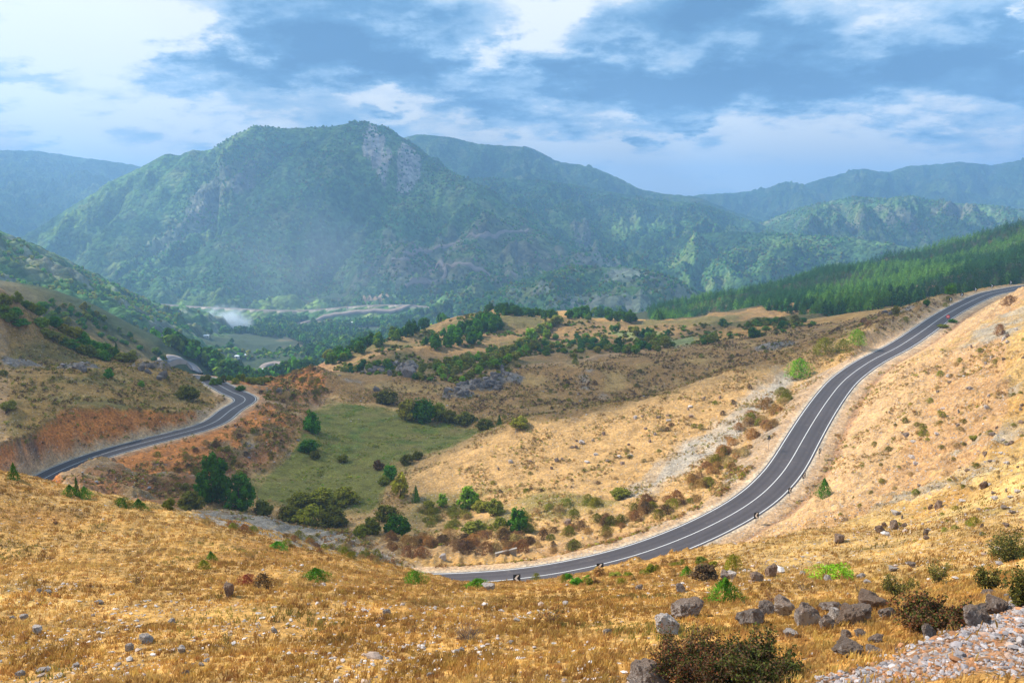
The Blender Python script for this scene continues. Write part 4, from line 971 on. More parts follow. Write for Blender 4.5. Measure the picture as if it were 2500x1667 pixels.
def merge_np(kinds, pos, sc_w, sc_h, cols, name, m):
    """many far crowns as one mass"""
    Vs, Fs, Cs, o = [], [], [], 0
    rr = np.random.default_rng(9); ks = rr.integers(0, len(kinds), len(pos)); ang = rr.uniform(0, 6.28, len(pos))
    for k, (v, f) in enumerate(kinds):
        idx = np.where(ks == k)[0]
        if not len(idx): continue
        ca, sa = np.cos(ang[idx])[:, None], np.sin(ang[idx])[:, None]
        x = (v[:, 0]*ca-v[:, 1]*sa)*sc_w[idx][:, None]+pos[idx, 0][:, None]; y = (v[:, 0]*sa+v[:, 1]*ca)*sc_w[idx][:, None]+pos[idx, 1][:, None]; z = v[:, 2]*sc_h[idx][:, None]+pos[idx, 2][:, None]
        V = np.stack([x, y, z], -1); n = len(v); Vs.append(V.reshape(-1, 3)); Fs.append((f[None]+(np.arange(len(idx))*n)[:, None, None]+o).reshape(-1, f.shape[1])); o += n*len(idx)
        Cs.append(np.repeat(cols[idx], n, 0))
    return mesh_np(name, np.concatenate(Vs), np.concatenate(Fs), m, False, None, dict(base=np.concatenate(Cs)))
rest = rest[vis(qx[rest], qy[rest], qz[rest]+9) | (rng.random(len(rest)) < .15)]
hh = rng.uniform(4.5, 8.0, len(rest)); cc_ = np.where((bandn[rest] > .12)[:, None], COL['pineL'], COL['pine'])*rng.uniform(.8, 1.25, (len(rest), 1))
me = merge_np([pine_np(200+k, 200) for k in range(4)], np.stack([qx[rest], qy[rest], qz[rest]], 1), hh*1.1, hh, cc_, 'pine_forest', M_LEAFA)
tag(link('pine_forest', me), 'dense dark green pine plantation covering the ridge right of the plateau', 'forest', kind='stuff')
# ------------------------------------------------------------------ woods of the valley and scrub on the hills
def blob(seed):
    bm = bmesh.new(); bmesh.ops.create_icosphere(bm, subdivisions=2, radius=.5); v = np.array([q.co[:] for q in bm.verts]); f = np.array([[q.index for q in t_.verts] for t_ in bm.faces]); bm.free()
    n = perlin(v[:, 0]*5+seed*7, v[:, 1]*5+v[:, 2]*4, seed)*.3+perlin(v[:, 0]*11+v[:, 2]*7, v[:, 1]*11, seed+1)*.15; v = v*(1+n[:, None]); v[:, 2] += .38; return v, f
BLB = [blob(s) for s in range(4)]; LOWC = [crown_np(300+s, 110, 12, .24, .5, .45, .5, .34, .5, .05) for s in range(4)]
MAINH = HALL.copy(); MAINH[ROW_M:] = np.maximum(H[ROW_M:], MH['main'])
def mh(x, y): return look(MAINH, x, y)
CLEAR = [([(300,738),(383,742),(460,748),(560,753),(640,757),(740,758),(830,751),(900,746),(980,745),(1040,749),(1070,757)], 1.0, 22), ([(1062,752),(980,757),(900,760),(830,768),(780,776),(745,788),(737,796),(745,803)], 1.0, 14), ([(955,635),(1040,612),(1170,578),(1290,560)], 1.0, 12), ([(960,635),(1110,650),(1260,675)], 1.0, 14),
 ([(335,722),(383,728),(460,735),(560,742),(620,750)], 1.0, 34), ([(400,915),(393,893),(425,882),(462,890),(482,915)], 1.0, 14), ([(410,905),(440,912),(470,925)], 1.0, 18), ([(600,918),(640,903),(680,893),(760,886)], 1.0, 16), ([(640,915),(690,915)], 1.0, 16), ([(845,803),(900,803)], 1.0, 24), ([(480,830),(560,825),(620,822)], 1.0, 16), ([(845,812),(900,815)], 1.0, 20), ([(850,780),(780,795)], 1.0, 22)]
CLEAR = [(np.array([q for q in [hit(a, b, s_, mh if q_ < 5 else None, 400) for a, b in pts] if q is not None]), rr_) for q_, (pts, s_, rr_) in enumerate(CLEAR)]
CLEAR.append((FOOT+np.array([0, 14., 0]), 34))
def clear_of(x, y):
    k = np.ones(len(x), bool)
    for ln, rr_ in CLEAR:
        if len(ln) > 1: k &= line_dist(x, y, ln)[0] > rr_
    return k
MAINH = HALL.copy(); MAINH[ROW_M:] = np.maximum(H[ROW_M:], MH['main'])
def mh(x, y): return look(MAINH, x, y)
def woods(xr, yr, n, dens, wr, name, lab, seed, owner=None, cols=('blue', 'dark', 'mid', 'green'), kinds=None, zmax=None):
    rg = np.random.default_rng(seed); x = rg.uniform(*xr, n); y = rg.uniform(*yr, n); k = dens(x, y)
    ok = rg.random(n) < k; x, y = x[ok], y[ok]; z = ah(x, y)
    ok = vis(x, y, z+6) & (np.abs(x/y) < .72) & clear_of(x, y)
    if owner is not None: ok &= owner(x, y)
    x, y, z = x[ok], y[ok], z[ok]; w = rg.uniform(*wr, len(x)); c = np.array([COL[c_] for c_ in cols])[rg.integers(0, len(cols), len(x))]*rg.uniform(.75, 1.3, (len(x), 1))
    print(name, len(x)); me = merge_np(kinds or LOWC, np.stack([x, y, z-.3], 1), w, w*rg.uniform(.8, 1.3, len(x)), c, name, M_LEAFA)
    return tag(link(name, me), lab, 'woods', kind='stuff')
def pxof(x, y, z): return 1250+F*x/(y*CT-z*ST)
woods((-420, 60), (330, 1500), 26000, lambda x, y: sstep(-.25, .35, fbm(x, y, 120, 4, 601))*np.where(y < 480, (x < -150), 1.0), (6, 13), 'woods', 'blue-green woods on the valley floor behind the hairpin', 1, lambda x, y: (ah(x, y) < -82) & (look(OWN.astype(float), x, y) < .01))
woods((-900, 2600), (1100, 3100), 85000, lambda x, y: sstep(-.5, .3, fbm(x, y, 160, 4, 602)), (3.5, 6.5), 'woods', 'tree cover on the lower mountain slopes', 2, lambda x, y: np.abs(look(OWN.astype(float), x, y)-2) > .01, kinds=BLB, cols=('blue', 'mid', 'green', 'olived'))
woods((-560, 100), (620, 1500), 22000, lambda x, y: sstep(-.3, .4, fbm(x, y, 90, 4, 603)), (2.4, 4.6), 'woods', 'scrub on the long slope at the left', 3, lambda x, y: ah(x, y) > -150, kinds=BLB, cols=('olive', 'mid', 'green'))
# low scrub scattered between the trees
sx_ = np.random.default_rng(8); poly = [hit(a, b) for a, b in [(760,845),(1000,735),(1150,725),(1300,735),(1600,745),(1850,735),(1850,755),(1500,800),(1300,830),(1120,870),(980,885),(850,862)]]; poly = [q[:2] for q in poly if q is not None]
x = sx_.uniform(-140, 260, 9000); y = sx_.uniform(250, 560, 9000); k = inpoly(x, y, poly) & (fbm(x, y, 30, 4, 604) > -.1); x, y = x[k], y[k]; z = ah(x, y); w_ = sx_.uniform(1.2, 3.6, len(x)); c_ = np.array([COL[q] for q in ('olived', 'mid', 'olived', 'olive')])[sx_.integers(0, 4, len(x))]; print('scrub', len(x))
tag(link('scrub', merge_np([crown_np(320+s, 60, 8, .3, .5, .4, .4, .34, .5, .1) for s in range(3)], np.stack([x, y, z-.1], 1), w_, w_*.6, c_, 'scrub', M_LEAFA)), 'low scrub dotted over the plateau', 'scrub', kind='stuff')

# tufts and clods too many to count
def tufts(n, xr, yr, dens, wr, cols, lab, seed, hr=.6):
    rg = np.random.default_rng(seed); x = rg.uniform(*xr, n); y = rg.uniform(*yr, n); k = (rg.random(n) < dens(x, y)) & (look(RD, x, y) > 4.8); x, y = x[k], y[k]; z = ah(x, y)
    k = (np.abs(x/y) < .72) & vis(x, y, z+.6); x, y, z = x[k], y[k], z[k]; w = rg.uniform(*wr, len(x))*(.7+.6*rg.random(len(x))); c = np.array([COL[q] for q in cols])[rg.integers(0, len(cols), len(x))]*rg.uniform(.75, 1.3, (len(x), 1)); print('tufts', len(x))
    me = merge_np([unit(spikes(340+s, 26, .5, .8, .15, outw=.9, cone=False)) for s in range(4)], np.stack([x, y, z-.03], 1), w, w*hr, c, 'grass_tufts', M_LEAFA); tag(link('grass_tufts', me), lab, 'grass', kind='stuff')
L_ = lambda m: (lambda x, y: look(m, x, y))
tufts(60000, (-160, 0), (130, 270), lambda x, y: np.clip(look(Zs['bank'], x, y)*.9+look(Zs['mound'], x, y)*.9+look(Zs['lefthill'], x, y)*.5, 0, 1)*sstep(-.5, .3, fbm(x, y, 9, 3, 901)), (.35, 1.1), ['olive', 'olived', 'brown', 'straw', 'straw'], 'dull grass tufts over the left hill and red bank', 51)
tufts(60000, (-40, 240), (190, 340), lambda x, y: look(Zs['brown'], x, y)*.7*sstep(-.5, .4, fbm(x, y, 12, 3, 902)), (.35, 1.1), ['brown', 'straw', 'brown', 'olived'], 'dead grass tufts over the brown slope', 52)
tufts(70000, (-60, 90), (105, 240), lambda x, y: look(pr.astype(float), x, y)*.8*sstep(-.2, .5, fbm(x, y, 10, 3, 903))*(1-look(Zs['meadow'], x, y)), (.25, .75), ['straw', 'straw', 'olive', 'orange'], 'straw tufts over the spur inside the bend', 53)
tufts(30000, (-60, 60), (135, 235), lambda x, y: look(Zs['meadow'], x, y)*.6*sstep(-.2, .5, fbm(x, y, 8, 3, 904)), (.3, .8), ['olive', 'mid', 'olive'], 'short green tufts over the meadow', 54, .35)
tufts(50000, (-30, 40), (98, 140), lambda x, y: (look(FILL, x, y)*.7+look(Zs['gravel'], x, y)*.5)*sstep(-.2, .5, fbm(x, y, 4, 3, 905)), (.3, .8), ['straw', 'russet', 'olive', 'orange'], 'dry weeds over the gravel embankment', 55)
# ------------------------------------------------------------------ foreground: grass, stones, thorn bushes, boulders
rng = np.random.default_rng(31)
def grass(n, r0, r1, name, lab, hmul, dens, seed, cols, wmul=1.0):
    rg = np.random.default_rng(seed)
    ph = rg.uniform(math.radians(-39), math.radians(39), n); lr = rg.uniform(math.log(r0), math.log(r1), n); r = np.exp(lr); x = r*np.sin(ph); y = r*np.cos(ph)+CY
    # gather the blades into tufts
    q = np.maximum(r*.010, .12); ci = np.round(np.log(r)/.010).astype(int); cj = np.round(ph/.010).astype(int); hh_ = _h(ci, cj, 3)/65536.0; h2_ = _h(cj, ci, 9)/65536.0; cr = np.exp((ci+(hh_-.5)*1.3)*.010); cp_ = (cj+(h2_-.5)*1.3)*.010; g_k = rg.random(n)*.75
    x = x+(cr*np.sin(cp_)-x)*g_k; y = y+(cr*np.cos(cp_)+CY-y)*g_k
    k = rg.random(n) < dens(x, y); k &= (look(RD, x, y) > 4.6); x, y, r = x[k], y[k], r[k]; z = gh(x, y); n = len(x)
    cl = np.clip(.6+.5*fbm(x, y, 3, 3, 701)+.35*fbm(x, y, .8, 2, 702), .25, 1.4)
    h = hmul*cl*rg.uniform(.5, 1.2, n); w = wmul*np.maximum(.009, r*.00050)*rg.uniform(.7, 1.3, n)
    a = rg.uniform(0, 2*math.pi, n); lean = np.stack([np.cos(a), np.sin(a)], 1)*(h*rg.uniform(.1, .6, n))[:, None]+np.array([.12, -.04])*h[:, None]
    s = rg.uniform(0, math.pi, n); sx2 = np.cos(s)*w; sy2 = np.sin(s)*w*.4
    b1 = np.stack([x-sx2, y-sy2, z-.02], 1); b2 = np.stack([x+sx2, y+sy2, z-.02], 1); m1 = np.stack([x+sx2*.7+lean[:, 0]*.4, y+sy2*.7+lean[:, 1]*.4, z+h*.6], 1); tp = np.stack([x+lean[:, 0], y+lean[:, 1], z+h], 1)
    V = np.stack([b1, b2, m1, tp], 1).reshape(-1, 3); Fq = np.arange(4*n).reshape(n, 4)
    t_ = fbm(x, y, 9, 4, 703)+.5*fbm(x, y, 2.2, 2, 704)+rg.normal(size=n)*.28; c = np.array(cols[0])*np.ones((n, 1))
    c = np.where((t_ > .25)[:, None], cols[1], c); c = np.where((t_ < -.3)[:, None], cols[2], c); g_ = (fbm(x, y, 7, 3, 705) > .55) & (rg.random(n) < .6); c = np.where(g_[:, None], cols[3], c)
    c = c*rg.uniform(.86, 1.14, (n, 1)); print(name, n)
    me = mesh_np(name, V, Fq, M_GRASS, False, None, dict(base=np.repeat(c, 4, 0))); return tag(link(name, me), lab, 'grass', kind='stuff')
def fdens(x, y):
    d = np.where(y < 40, 1.0, 1.0)*sstep(-.75, .0, fbm(x, y, 5, 3, 706)+.25); rockz = fbm(x, y, 6, 3, 707)
    d = d*np.where((y < 34) & (x < -3) & (rockz > .15), .35, 1); d = d*(1-np.maximum(look(Zs['pebbles'], x, y), look(Zs['pebbles'], x-.3, y+.9))*.985)*(look(RD, x, y) > 7); return d*((y < 100) | (x > 20))*(1-.72*look(rs, x, y))
grass(900000, 17, 108, 'grass', 'long dry golden grass covering the near hillside', .22, fdens, 1, [(.49, .285, .085), (.565, .36, .12), (.39, .22, .062), (.27, .225, .06)])
grass(170000, 45, 215, 'grass', 'short dry grass on the sunny right hillside and spur', .26, lambda x, y: (look(rs, x, y)*.6+look(pr.astype(float), x, y)*.35)*sstep(-.3, .4, fbm(x, y, 6, 3, 708)), 2, [(.50, .32, .12), (.56, .38, .16), (.36, .22, .08), (.22, .19, .06)], 1.2)
# loose stones
def stones(n, r0, r1, dens, size, name, lab, seed, mats, sz_r=0.0, lvl=1):
    rg = np.random.default_rng(seed); ph = rg.uniform(math.radians(-39), math.radians(39), n); r = np.exp(rg.uniform(math.log(r0), math.log(r1), n)); x = r*np.sin(ph); y = r*np.cos(ph)+CY
    k = (rg.random(n) < dens(x, y)) & (look(RD, x, y) > 4.4); x, y, r = x[k], y[k], r[k]; z = gh(x, y); n = len(x)
    s = size*np.exp(rg.normal(size=n)*.5)*(1+sz_r*r); base = [rock_np(400+q, lvl, rg.uniform(.9, 1.4), rg.uniform(.7, 1), rg.uniform(.45, .8), .2) for q in range(6)]
    c = np.array(mats)[rg.integers(0, len(mats), n)]*rg.uniform(.7, 1.25, (n, 1)); print(name, n)
    me = merge_np(base, np.stack([x, y, z+s*.12], 1), s, s, c, name, M_STONE); return tag(link(name, me), lab, 'stones', kind='stuff')
M_STONE, ts, bs = mat('loose_stone', .9); bc_ = ts.n('ShaderNodeVertexColor', layer_name='base').outputs[0]; nn = ts.noise(obj_coord(ts), 9, 5, .7); gg = ts.n('ShaderNodeCombineColor'); vv_ = ts.mr(nn, .3, .7, .7, 1.25); [ts.l(vv_, gg.inputs[i]) for i in range(3)]
ts.l(ts.mixc(1.0, bc_, gg.outputs[0], 'MULTIPLY'), bs.inputs['Base Color']); ts.l(ts.bump(nn, .6, .05), bs.inputs['Normal'])
GREY = [(.30, .265, .26), (.24, .215, .22), (.37, .33, .32), (.36, .24, .18), (.36, .17, .08), (.28, .24, .235)]
PALE = [(.50, .43, .385), (.58, .51, .47), (.40, .33, .29), (.44, .32, .25)]
stones(190000, 16, 34, lambda x, y: look(Zs['pebbles'], x, y)*sstep(-.9, .1, fbm(x, y, 2.5, 3, 711)+.3), .060, 'gravel', 'bank of grey and rusty broken stones in the near right corner', 1, GREY, 0, 2)
stones(26000, 20, 62, lambda x, y: np.where(x < 4, 1, .35)*sstep(.08, .6, fbm(x, y, 5, 3, 712)+np.where((y < 30) & (x < 2), .45, -.1))*(1-look(Zs['pebbles'], x, y)), .07, 'stones', 'pale stones strewn in the near grass', 2, PALE, .0042, 1)
stones(26000, 45, 215, lambda x, y: np.maximum(look(rs, x, y)*sstep(-.15, .5, fbm(x, y, 12, 4, 713)), look(CUT*(~redside), x, y)*.8*sstep(-.4, .3, fbm(x, y, 4, 3, 715))), .11, 'stones', 'broken pale stones on the right hillside', 3, PALE+[(.36, .24, .17)], .0032, 1)
stones(12000, 110, 250, lambda x, y: (look(pr.astype(float), x, y)*.45+look(Zs['scree'], x, y)*.5+look(Zs['gravel'], x, y)*.8)*sstep(-.2, .5, fbm(x, y, 9, 3, 714)), .16, 'stones', 'small stones on the spur and the road embankment', 4, PALE+[(.34, .22, .15)], .0012, 1)
stones(9000, 150, 330, lambda x, y: np.clip(look(ROCKM, x, y)*1.0+look(Zs['brown'], x, y)*.06+look(Zs['bank'], x, y)*.15, 0, 1), .45, 'stones', 'grey blocks on the outcrops beyond the meadow', 5, [(.26, .24, .25), (.34, .31, .31), (.20, .17, .17)], 0, 1)

def rock(x, y, w, h, key, label, s=1.0, group=None, sink=.34):
    p = hit(x, y, s)
    if p is None: return
    W_ = px2m(p, w*s); W_ *= .9; Hh = px2m(p, h*s)*1.05
    if key == 'g' and s == 1.0 and y > 1430 and x < 1560: key = 'w'
    i = random.randrange(7)
    nm = 'boulder' if W_ > .55 else 'rock'
    o = link(nm, RM[key, i], None, (p[0], p[1]+W_*.3, p[2]+Hh*.5-Hh*sink*.6)); v = ROCKS[i][0]; o.scale = (W_/np.ptp(v[:, 0]), W_/np.ptp(v[:, 0])*.9, Hh*1.2/np.ptp(v[:, 2])); o.rotation_euler = (random.uniform(-.15, .15), random.uniform(-.15, .15), random.uniform(-.35, .35) + random.choice([0, math.pi]))
    tag(o, label, nm, group)
random.seed(12)
for a in [(1678,1510,92,42,'g','rounded grey boulder with a brown top alone left of the boulder row'),
 (1845,1530,78,44,'g','flat furrowed boulder at the left end of the boulder row'),(1915,1505,56,44,'g','blue-grey boulder behind the left end of the row'),(1880,1500,50,30,'g','dark boulder at the back left of the row'),
 (1970,1532,74,62,'g','large pale-faced boulder in the middle of the row'),(2020,1537,48,36,'g','pointed grey boulder right of the large pale-faced one'),(2042,1496,64,24,'g','low flat boulder behind the middle of the row'),
 (2038,1515,40,34,'w','pale block between the pointed boulder and the big rusty one'),(2088,1528,80,52,'r','big rusty-brown boulder, the largest of the row'),(2128,1492,74,40,'r','rusty boulder topping the right part of the row'),(2115,1512,60,30,'g','grey slab leaning on the rusty boulder'),
 (2168,1508,54,22,'g','low grey rock at the right end of the row'),(1930,1556,42,20,'w','small pale rock in front of the row'),(2104,1556,42,18,'g','low rock in the grass below the big rusty boulder'),(2066,1556,28,20,'g','small grey rock left of the low one below the row'),
 (2146,1568,46,18,'g','half-buried grey rock in the grass above the pebble bank'),(2274,1562,40,38,'g','pointed dark grey rock at the foot of the brown thorn bush'),(2084,1602,86,36,'g','long furrowed rock above the pebble bank'),(2132,1600,46,18,'g','small rock touching the long furrowed one'),
 (2398,1528,74,44,'g','dark boulder at the top edge of the pebble bank'),(2440,1492,66,36,'g','grey boulder above the pebble bank edge'),(2420,1456,46,14,'g','flat grey rock in grass near the right edge'),(2459,1462,18,14,'w','white stone near the right edge'),(2412,1500,44,30,'g','light furrowed boulder behind the dark one'),
 (1852,1420,42,22,'r','left half of a long pinkish rock in the grass'),(1884,1408,36,30,'r','upright right half of the long pinkish rock'),(1772,1416,34,20,'g','grey rock behind the green juniper'),(1790,1414,24,18,'w','pale rock touching the grey one behind the juniper'),(1664,1446,26,22,'g','small grey rock left of the green juniper'),
 (2052,1324,32,24,'r','brown rock alone on the open right slope'),(2152,1302,32,22,'r','left brown rock in the rubble on the right slope'),(2160,1288,20,16,'r','small brown rock above the left one in the rubble'),(2184,1292,26,24,'r','right brown rock in the rubble'),(2295,1240,24,22,'r','rust-brown rock high on the right slope'),(2274,1242,14,14,'r','small rock left of the rust-brown one'),
 (2405,1192,30,18,'r','reddish rock near the right edge high on the slope'),(2262,1306,16,18,'r','upper of two small brown rocks'),(2264,1316,18,10,'r','lower of two small brown rocks'),(2020,1417,20,15,'w','pale stone in front of the lime shrub'),(2106,1412,24,14,'w','pale stone right of the lime shrub'),(2118,1426,22,12,'w','flat pale stone below the right one'),
 (2180,1395,24,12,'w','pale stone under the feathery bushes'),(1960,1404,18,11,'w','pale stone left of the lime shrub'),(2230,1385,22,12,'g','grey stone at the slope foot'),
 (1578,1690,112,78,'g','big dark furrowed boulder at the bottom edge'),(1634,1548,76,42,'w','pale furrowed boulder behind the big thorn bush'),(1560,1440,22,12,'g','grey stone in the grass below the weeds'),
 (557,1458,30,34,'r','upright reddish rock alone in the left grass'),(941,1501,26,15,'w','pale angular rock in the middle grass'),(442,1596,24,18,'w','tent-shaped pale stone low in the left grass'),(1482,1552,28,18,'g','grey rock in the grass left of the lone boulder'),
 (1196,1442,36,14,'g','grey stone beside the low juniper under the road'),(1082,1367,20,15,'w','round white boulder on the shrubby embankment'),(42,1656,28,18,'w','ring-shaped white stone in the bottom left corner'),(116,1453,22,13,'w','white stone at the left, right one of a pair'),(92,1447,17,12,'w','white stone at the left, left one of a pair'),
 (238,1475,26,11,'g','long grey stone below the white pair'),(56,1515,24,14,'g','blue-grey stone at the left edge'),(28,1512,18,10,'g','small blue-grey stone at the very left'),(86,1548,40,20,'g','grey stone with a split top in the stony patch'),(350,1570,44,22,'g','long grey stone in the stony patch'),
 (415,1525,20,14,'g','grey stone at the top of the stony patch'),(310,1590,26,22,'g','rugged grey stone in the middle of the stony patch'),(186,1628,20,11,'w','oval white stone near the bottom'),(468,1628,18,10,'w','white stone, left of two near the bottom'),(488,1626,18,9,'w','white stone, right of two near the bottom'),
 (668,1545,20,13,'g','grey stone right of the stony patch'),(452,1630+20,26,14,'r','brownish stone at the bottom'),(1126,1590,16,11,'w','pale stone low in the middle grass'),(1260,1518,20,9,'w','flat pale stone in the middle grass'),(1380,1478,20,9,'w','pale stone behind the twiggy bush'),(1048,1652,20,10,'w','pale stone at the bottom middle'),
 (1246,1552+20,20,9,'g','small grey stone in the middle grass'),(770,1340+95,16,8,'r','small brownish stone left of the middle'),(900,1436+25,14,7,'r','small brown stone below the road end'),
 (1388,1284,22,16,'r','brown rock on the spur above the round tree'),(1360,1110+18,18,12,'g','grey rock on the spur end')]: rock(*a)
gr = 'brown rocks dotted over the sunlit spur'
for a, b in in_poly_px([(1120,1080),(1300,1010),(1600,920),(1700,880),(1560,1000),(1400,1090),(1200,1110)], 34, random.Random(3)): rock(a, b, random.uniform(6, 15), random.uniform(4, 9), random.choice('rrw'), 'brown rock lying on the sunlit tan spur', S5, gr)
gr = 'rocks scattered on the right hillside'
for a, b in in_poly_px([(1980,1180),(2100,950),(2200,780),(2352,720),(2352,1200),(2200,1250)], 60, random.Random(4)): rock(a, b, random.uniform(6, 20), random.uniform(4, 10), random.choice('rgw'), 'weathered rock on the rubbly right hillside', S5, gr)
gr = 'grey blocks of the outcrop beyond the meadow'
for cx_, cy_, dx_, dy_, n in [(935,850,26,10,14),(1100,885,45,14,34),(1150,862,26,8,14),(1050,905,30,8,10),(372,866,14,8,8),(335,850,14,8,7),(182,850,30,6,8),(860,856,26,5,12),(905,845,16,5,7),(2050,722,30,4,6)]:
    for _ in range(n): rock(random.gauss(cx_, dx_*.5), random.gauss(cy_, dy_*.5), random.uniform(7, 20), random.uniform(6, 15), 'd', 'weathered grey block in an outcrop beyond the road bowl', S5, gr)
for x, y, w, h, l in [(640,900,16,14,'dark boulder at the back of the meadow left of the bush'),(862,900,22,18,'grey boulder just left of the dark bush behind the meadow'),(372,870,34,24,'big grey crag on the mound by the hairpin'),(338,858,20,18,'small grey crag left of the big one'),(935,868,56,38,'pointed grey crag in front of the knoll')]: rock(x, y, w*.8, h*.8, 'd', l, S5)

# thorn bushes: stems with sparse leaves
def thorn(x, y, w, h, seed, stems, nleaf, leafsz, cols, label, s=1.0, cat='bush', name='thorn_bush', spread=1.0, up=.5, r0=.012, off=0.0):
    p = hit(x, y, s)
    if p is None: return
    W_ = px2m(p, w*s); Hh = px2m(p, h*s); r = link(name, None, None, (p[0], p[1]+off, gh(p[0], p[1]+off)-.03)); tag(r, label, cat)
    v, f, tips = branches(seed, stems, 1.0, spread, r0/Hh, up); ex = np.abs(tips[:, :2]).max()*2; v = v*np.array([W_/ex, W_/ex, Hh/tips[:, 2].max()]); tips = tips*np.array([W_/ex, W_/ex, Hh/tips[:, 2].max()])
    link('stems', mesh_np('stems', v, f, M_TWIG, False), r)
    for j, c in enumerate(cols):
        if nleaf: vf = leaves_on(tips, seed+7*j, nleaf//len(cols), leafsz, min(W_, Hh)*.05); o = link('foliage', mk('foliage', vf, M_LEAF), r); o.color = (*COL[c], 1)
COL['thg'] = (.075, .085, .022); COL['thr'] = (.17, .065, .03); COL['thy'] = (.20, .17, .04)
thorn(1690,1668,250,150,1,70,10000,.04,['thg','thr','brown'],'sprawling dark green and russet thorn bush at the bottom edge',1.0, up=.55)
thorn(1860,1668,230,120,2,56,8000,.045,['thg','brown','thg'],'right-hand dark thorn bush at the bottom edge',1.0)
thorn(1780,1668,200,110,3,40,5000,.045,['thg','thg'],'low green middle part of the thorn thicket at the bottom edge',1.0)
thorn(2270,1535,200,105,4,60,9000,.05,['thr','brown','thg'],'rusty brown thorn bush behind the boulder row end')
thorn(2460,1372,110,95,5,40,5500,.06,['thg','thy','thg'],'olive thorn bush high at the right edge')
thorn(2286,1425,56,72,6,22,1500,.05,['thy','thg'],'slender yellowish bush behind the rusty thorn bush')
thorn(2410,1440,66,66,7,26,2200,.05,['thy','thg'],'rounded yellow-olive bush near the right edge')
thorn(2185,1450,82,50,8,26,2000,.05,['thy','thg'],'small olive tree-like bush right of the lime shrub')
thorn(2490,1480,70,120,9,26,2200,.05,['thg','thy'],'green bush cut by the right edge')
thorn(2225,1440,50,30,10,14,900,.05,['thy'],'low yellow-green bush beside the olive one')
thorn(1140,1560,120,52,11,50,0,.03,['thr'],'leafless brown twiggy bush in the middle grass', r0=.008)
thorn(1345,1520,90,60,12,22,500,.035,['thr','thy'],'thin twiggy bush with few leaves in the middle grass', r0=.008)
thorn(1320,1523,18,62,13,5,60,.03,['thr'],'single tall twig left of the thin bush', spread=.3, r0=.01)
thorn(335,1425,56,40,14,18,500,.035,['thg','thr'],'thin olive twig bush in the left grass', r0=.008)
thorn(1890,1475,70,40,15,34,300,.03,['thr'],'bare brown brush behind the boulder row', r0=.008)
thorn(135,1278,24,22,16,14,200,.05,['thr'],'small dead bush near the left edge', r0=.012)
thorn(555,1572,40,50,17,14,300,.03,['thy'],'sparse yellow twigs in the left foreground', r0=.006)
thorn(1010,1545,30,30,18,10,60,.03,['thr'],'small dry weed left of the leafless bush', r0=.006)
thorn(930,1520,34,26,19,10,60,.03,['thr'],'small dry weed under the pale angular rock', r0=.006)
thorn(1960,1440,50,32,20,14,100,.03,['thy'],'thin weeds above the boulder row', r0=.006)
thorn(2100,1450,46,36,21,14,200,.03,['thr','thy'],'thin weeds below the pale stones', r0=.006)
# ------------------------------------------------------------------ signs
M_BLK = flat_mat('black_sign_sheet', (.012, .012, .014), rough=.45); M_WHT = flat_mat('white_sign_sheet', (.85, .85, .85), rough=.4); M_GAL = flat_mat('galvanised_steel', (.36, .37, .38), (.28, .28, .29), .45, 8, .6); M_SGB = flat_mat('grey_sign_back', (.06, .06, .065), rough=.6); M_RED = flat_mat('red_sign_sheet', (.75, .04, .07), rough=.4)
def prism(poly, d0, d1):
    """polygon in the x-z plane extruded along y"""
    n = len(poly); bm = bmesh.new(); a = [bm.verts.new((x, d0, z)) for x, z in poly]; b = [bm.verts.new((x, d1, z)) for x, z in poly]
    bm.faces.new(a); bm.faces.new(b[::-1])
    for i in range(n): bm.faces.new((a[i], b[i], b[(i+1) % n], a[(i+1) % n]))
    bmesh.ops.recalc_face_normals(bm, faces=bm.faces); return bm
def bmo(name, bm, m, parent=None, loc=None, bevel=0):
    if bevel: bmesh.ops.bevel(bm, geom=list(bm.edges), offset=bevel, segments=1, affect='EDGES')
    me = bpy.data.meshes.new(name); bm.to_mesh(me); bm.free(); me.materials.append(m); return link(name, me, parent, loc)
def post_np(h, r=.035): return tube([(0,0,-.3),(0,0,h)], [r, r], 8)
def rsq(w, h, z0, r=.06):
    o = []
    for cx_, cz_, a0 in ((w/2-r, z0+r, -90), (w/2-r, z0+h-r, 0), (-w/2+r, z0+h-r, 90), (-w/2+r, z0+r, 180)):
        for k in range(4): a = math.radians(a0+30*k); o.append((cx_+r*math.cos(a), cz_+r*math.sin(a)))
    return o
chev_master = None
ROFF = dict(l=offs(MAINC, ROADW+1.1), r=offs(MAINC, -ROADW-1.0))
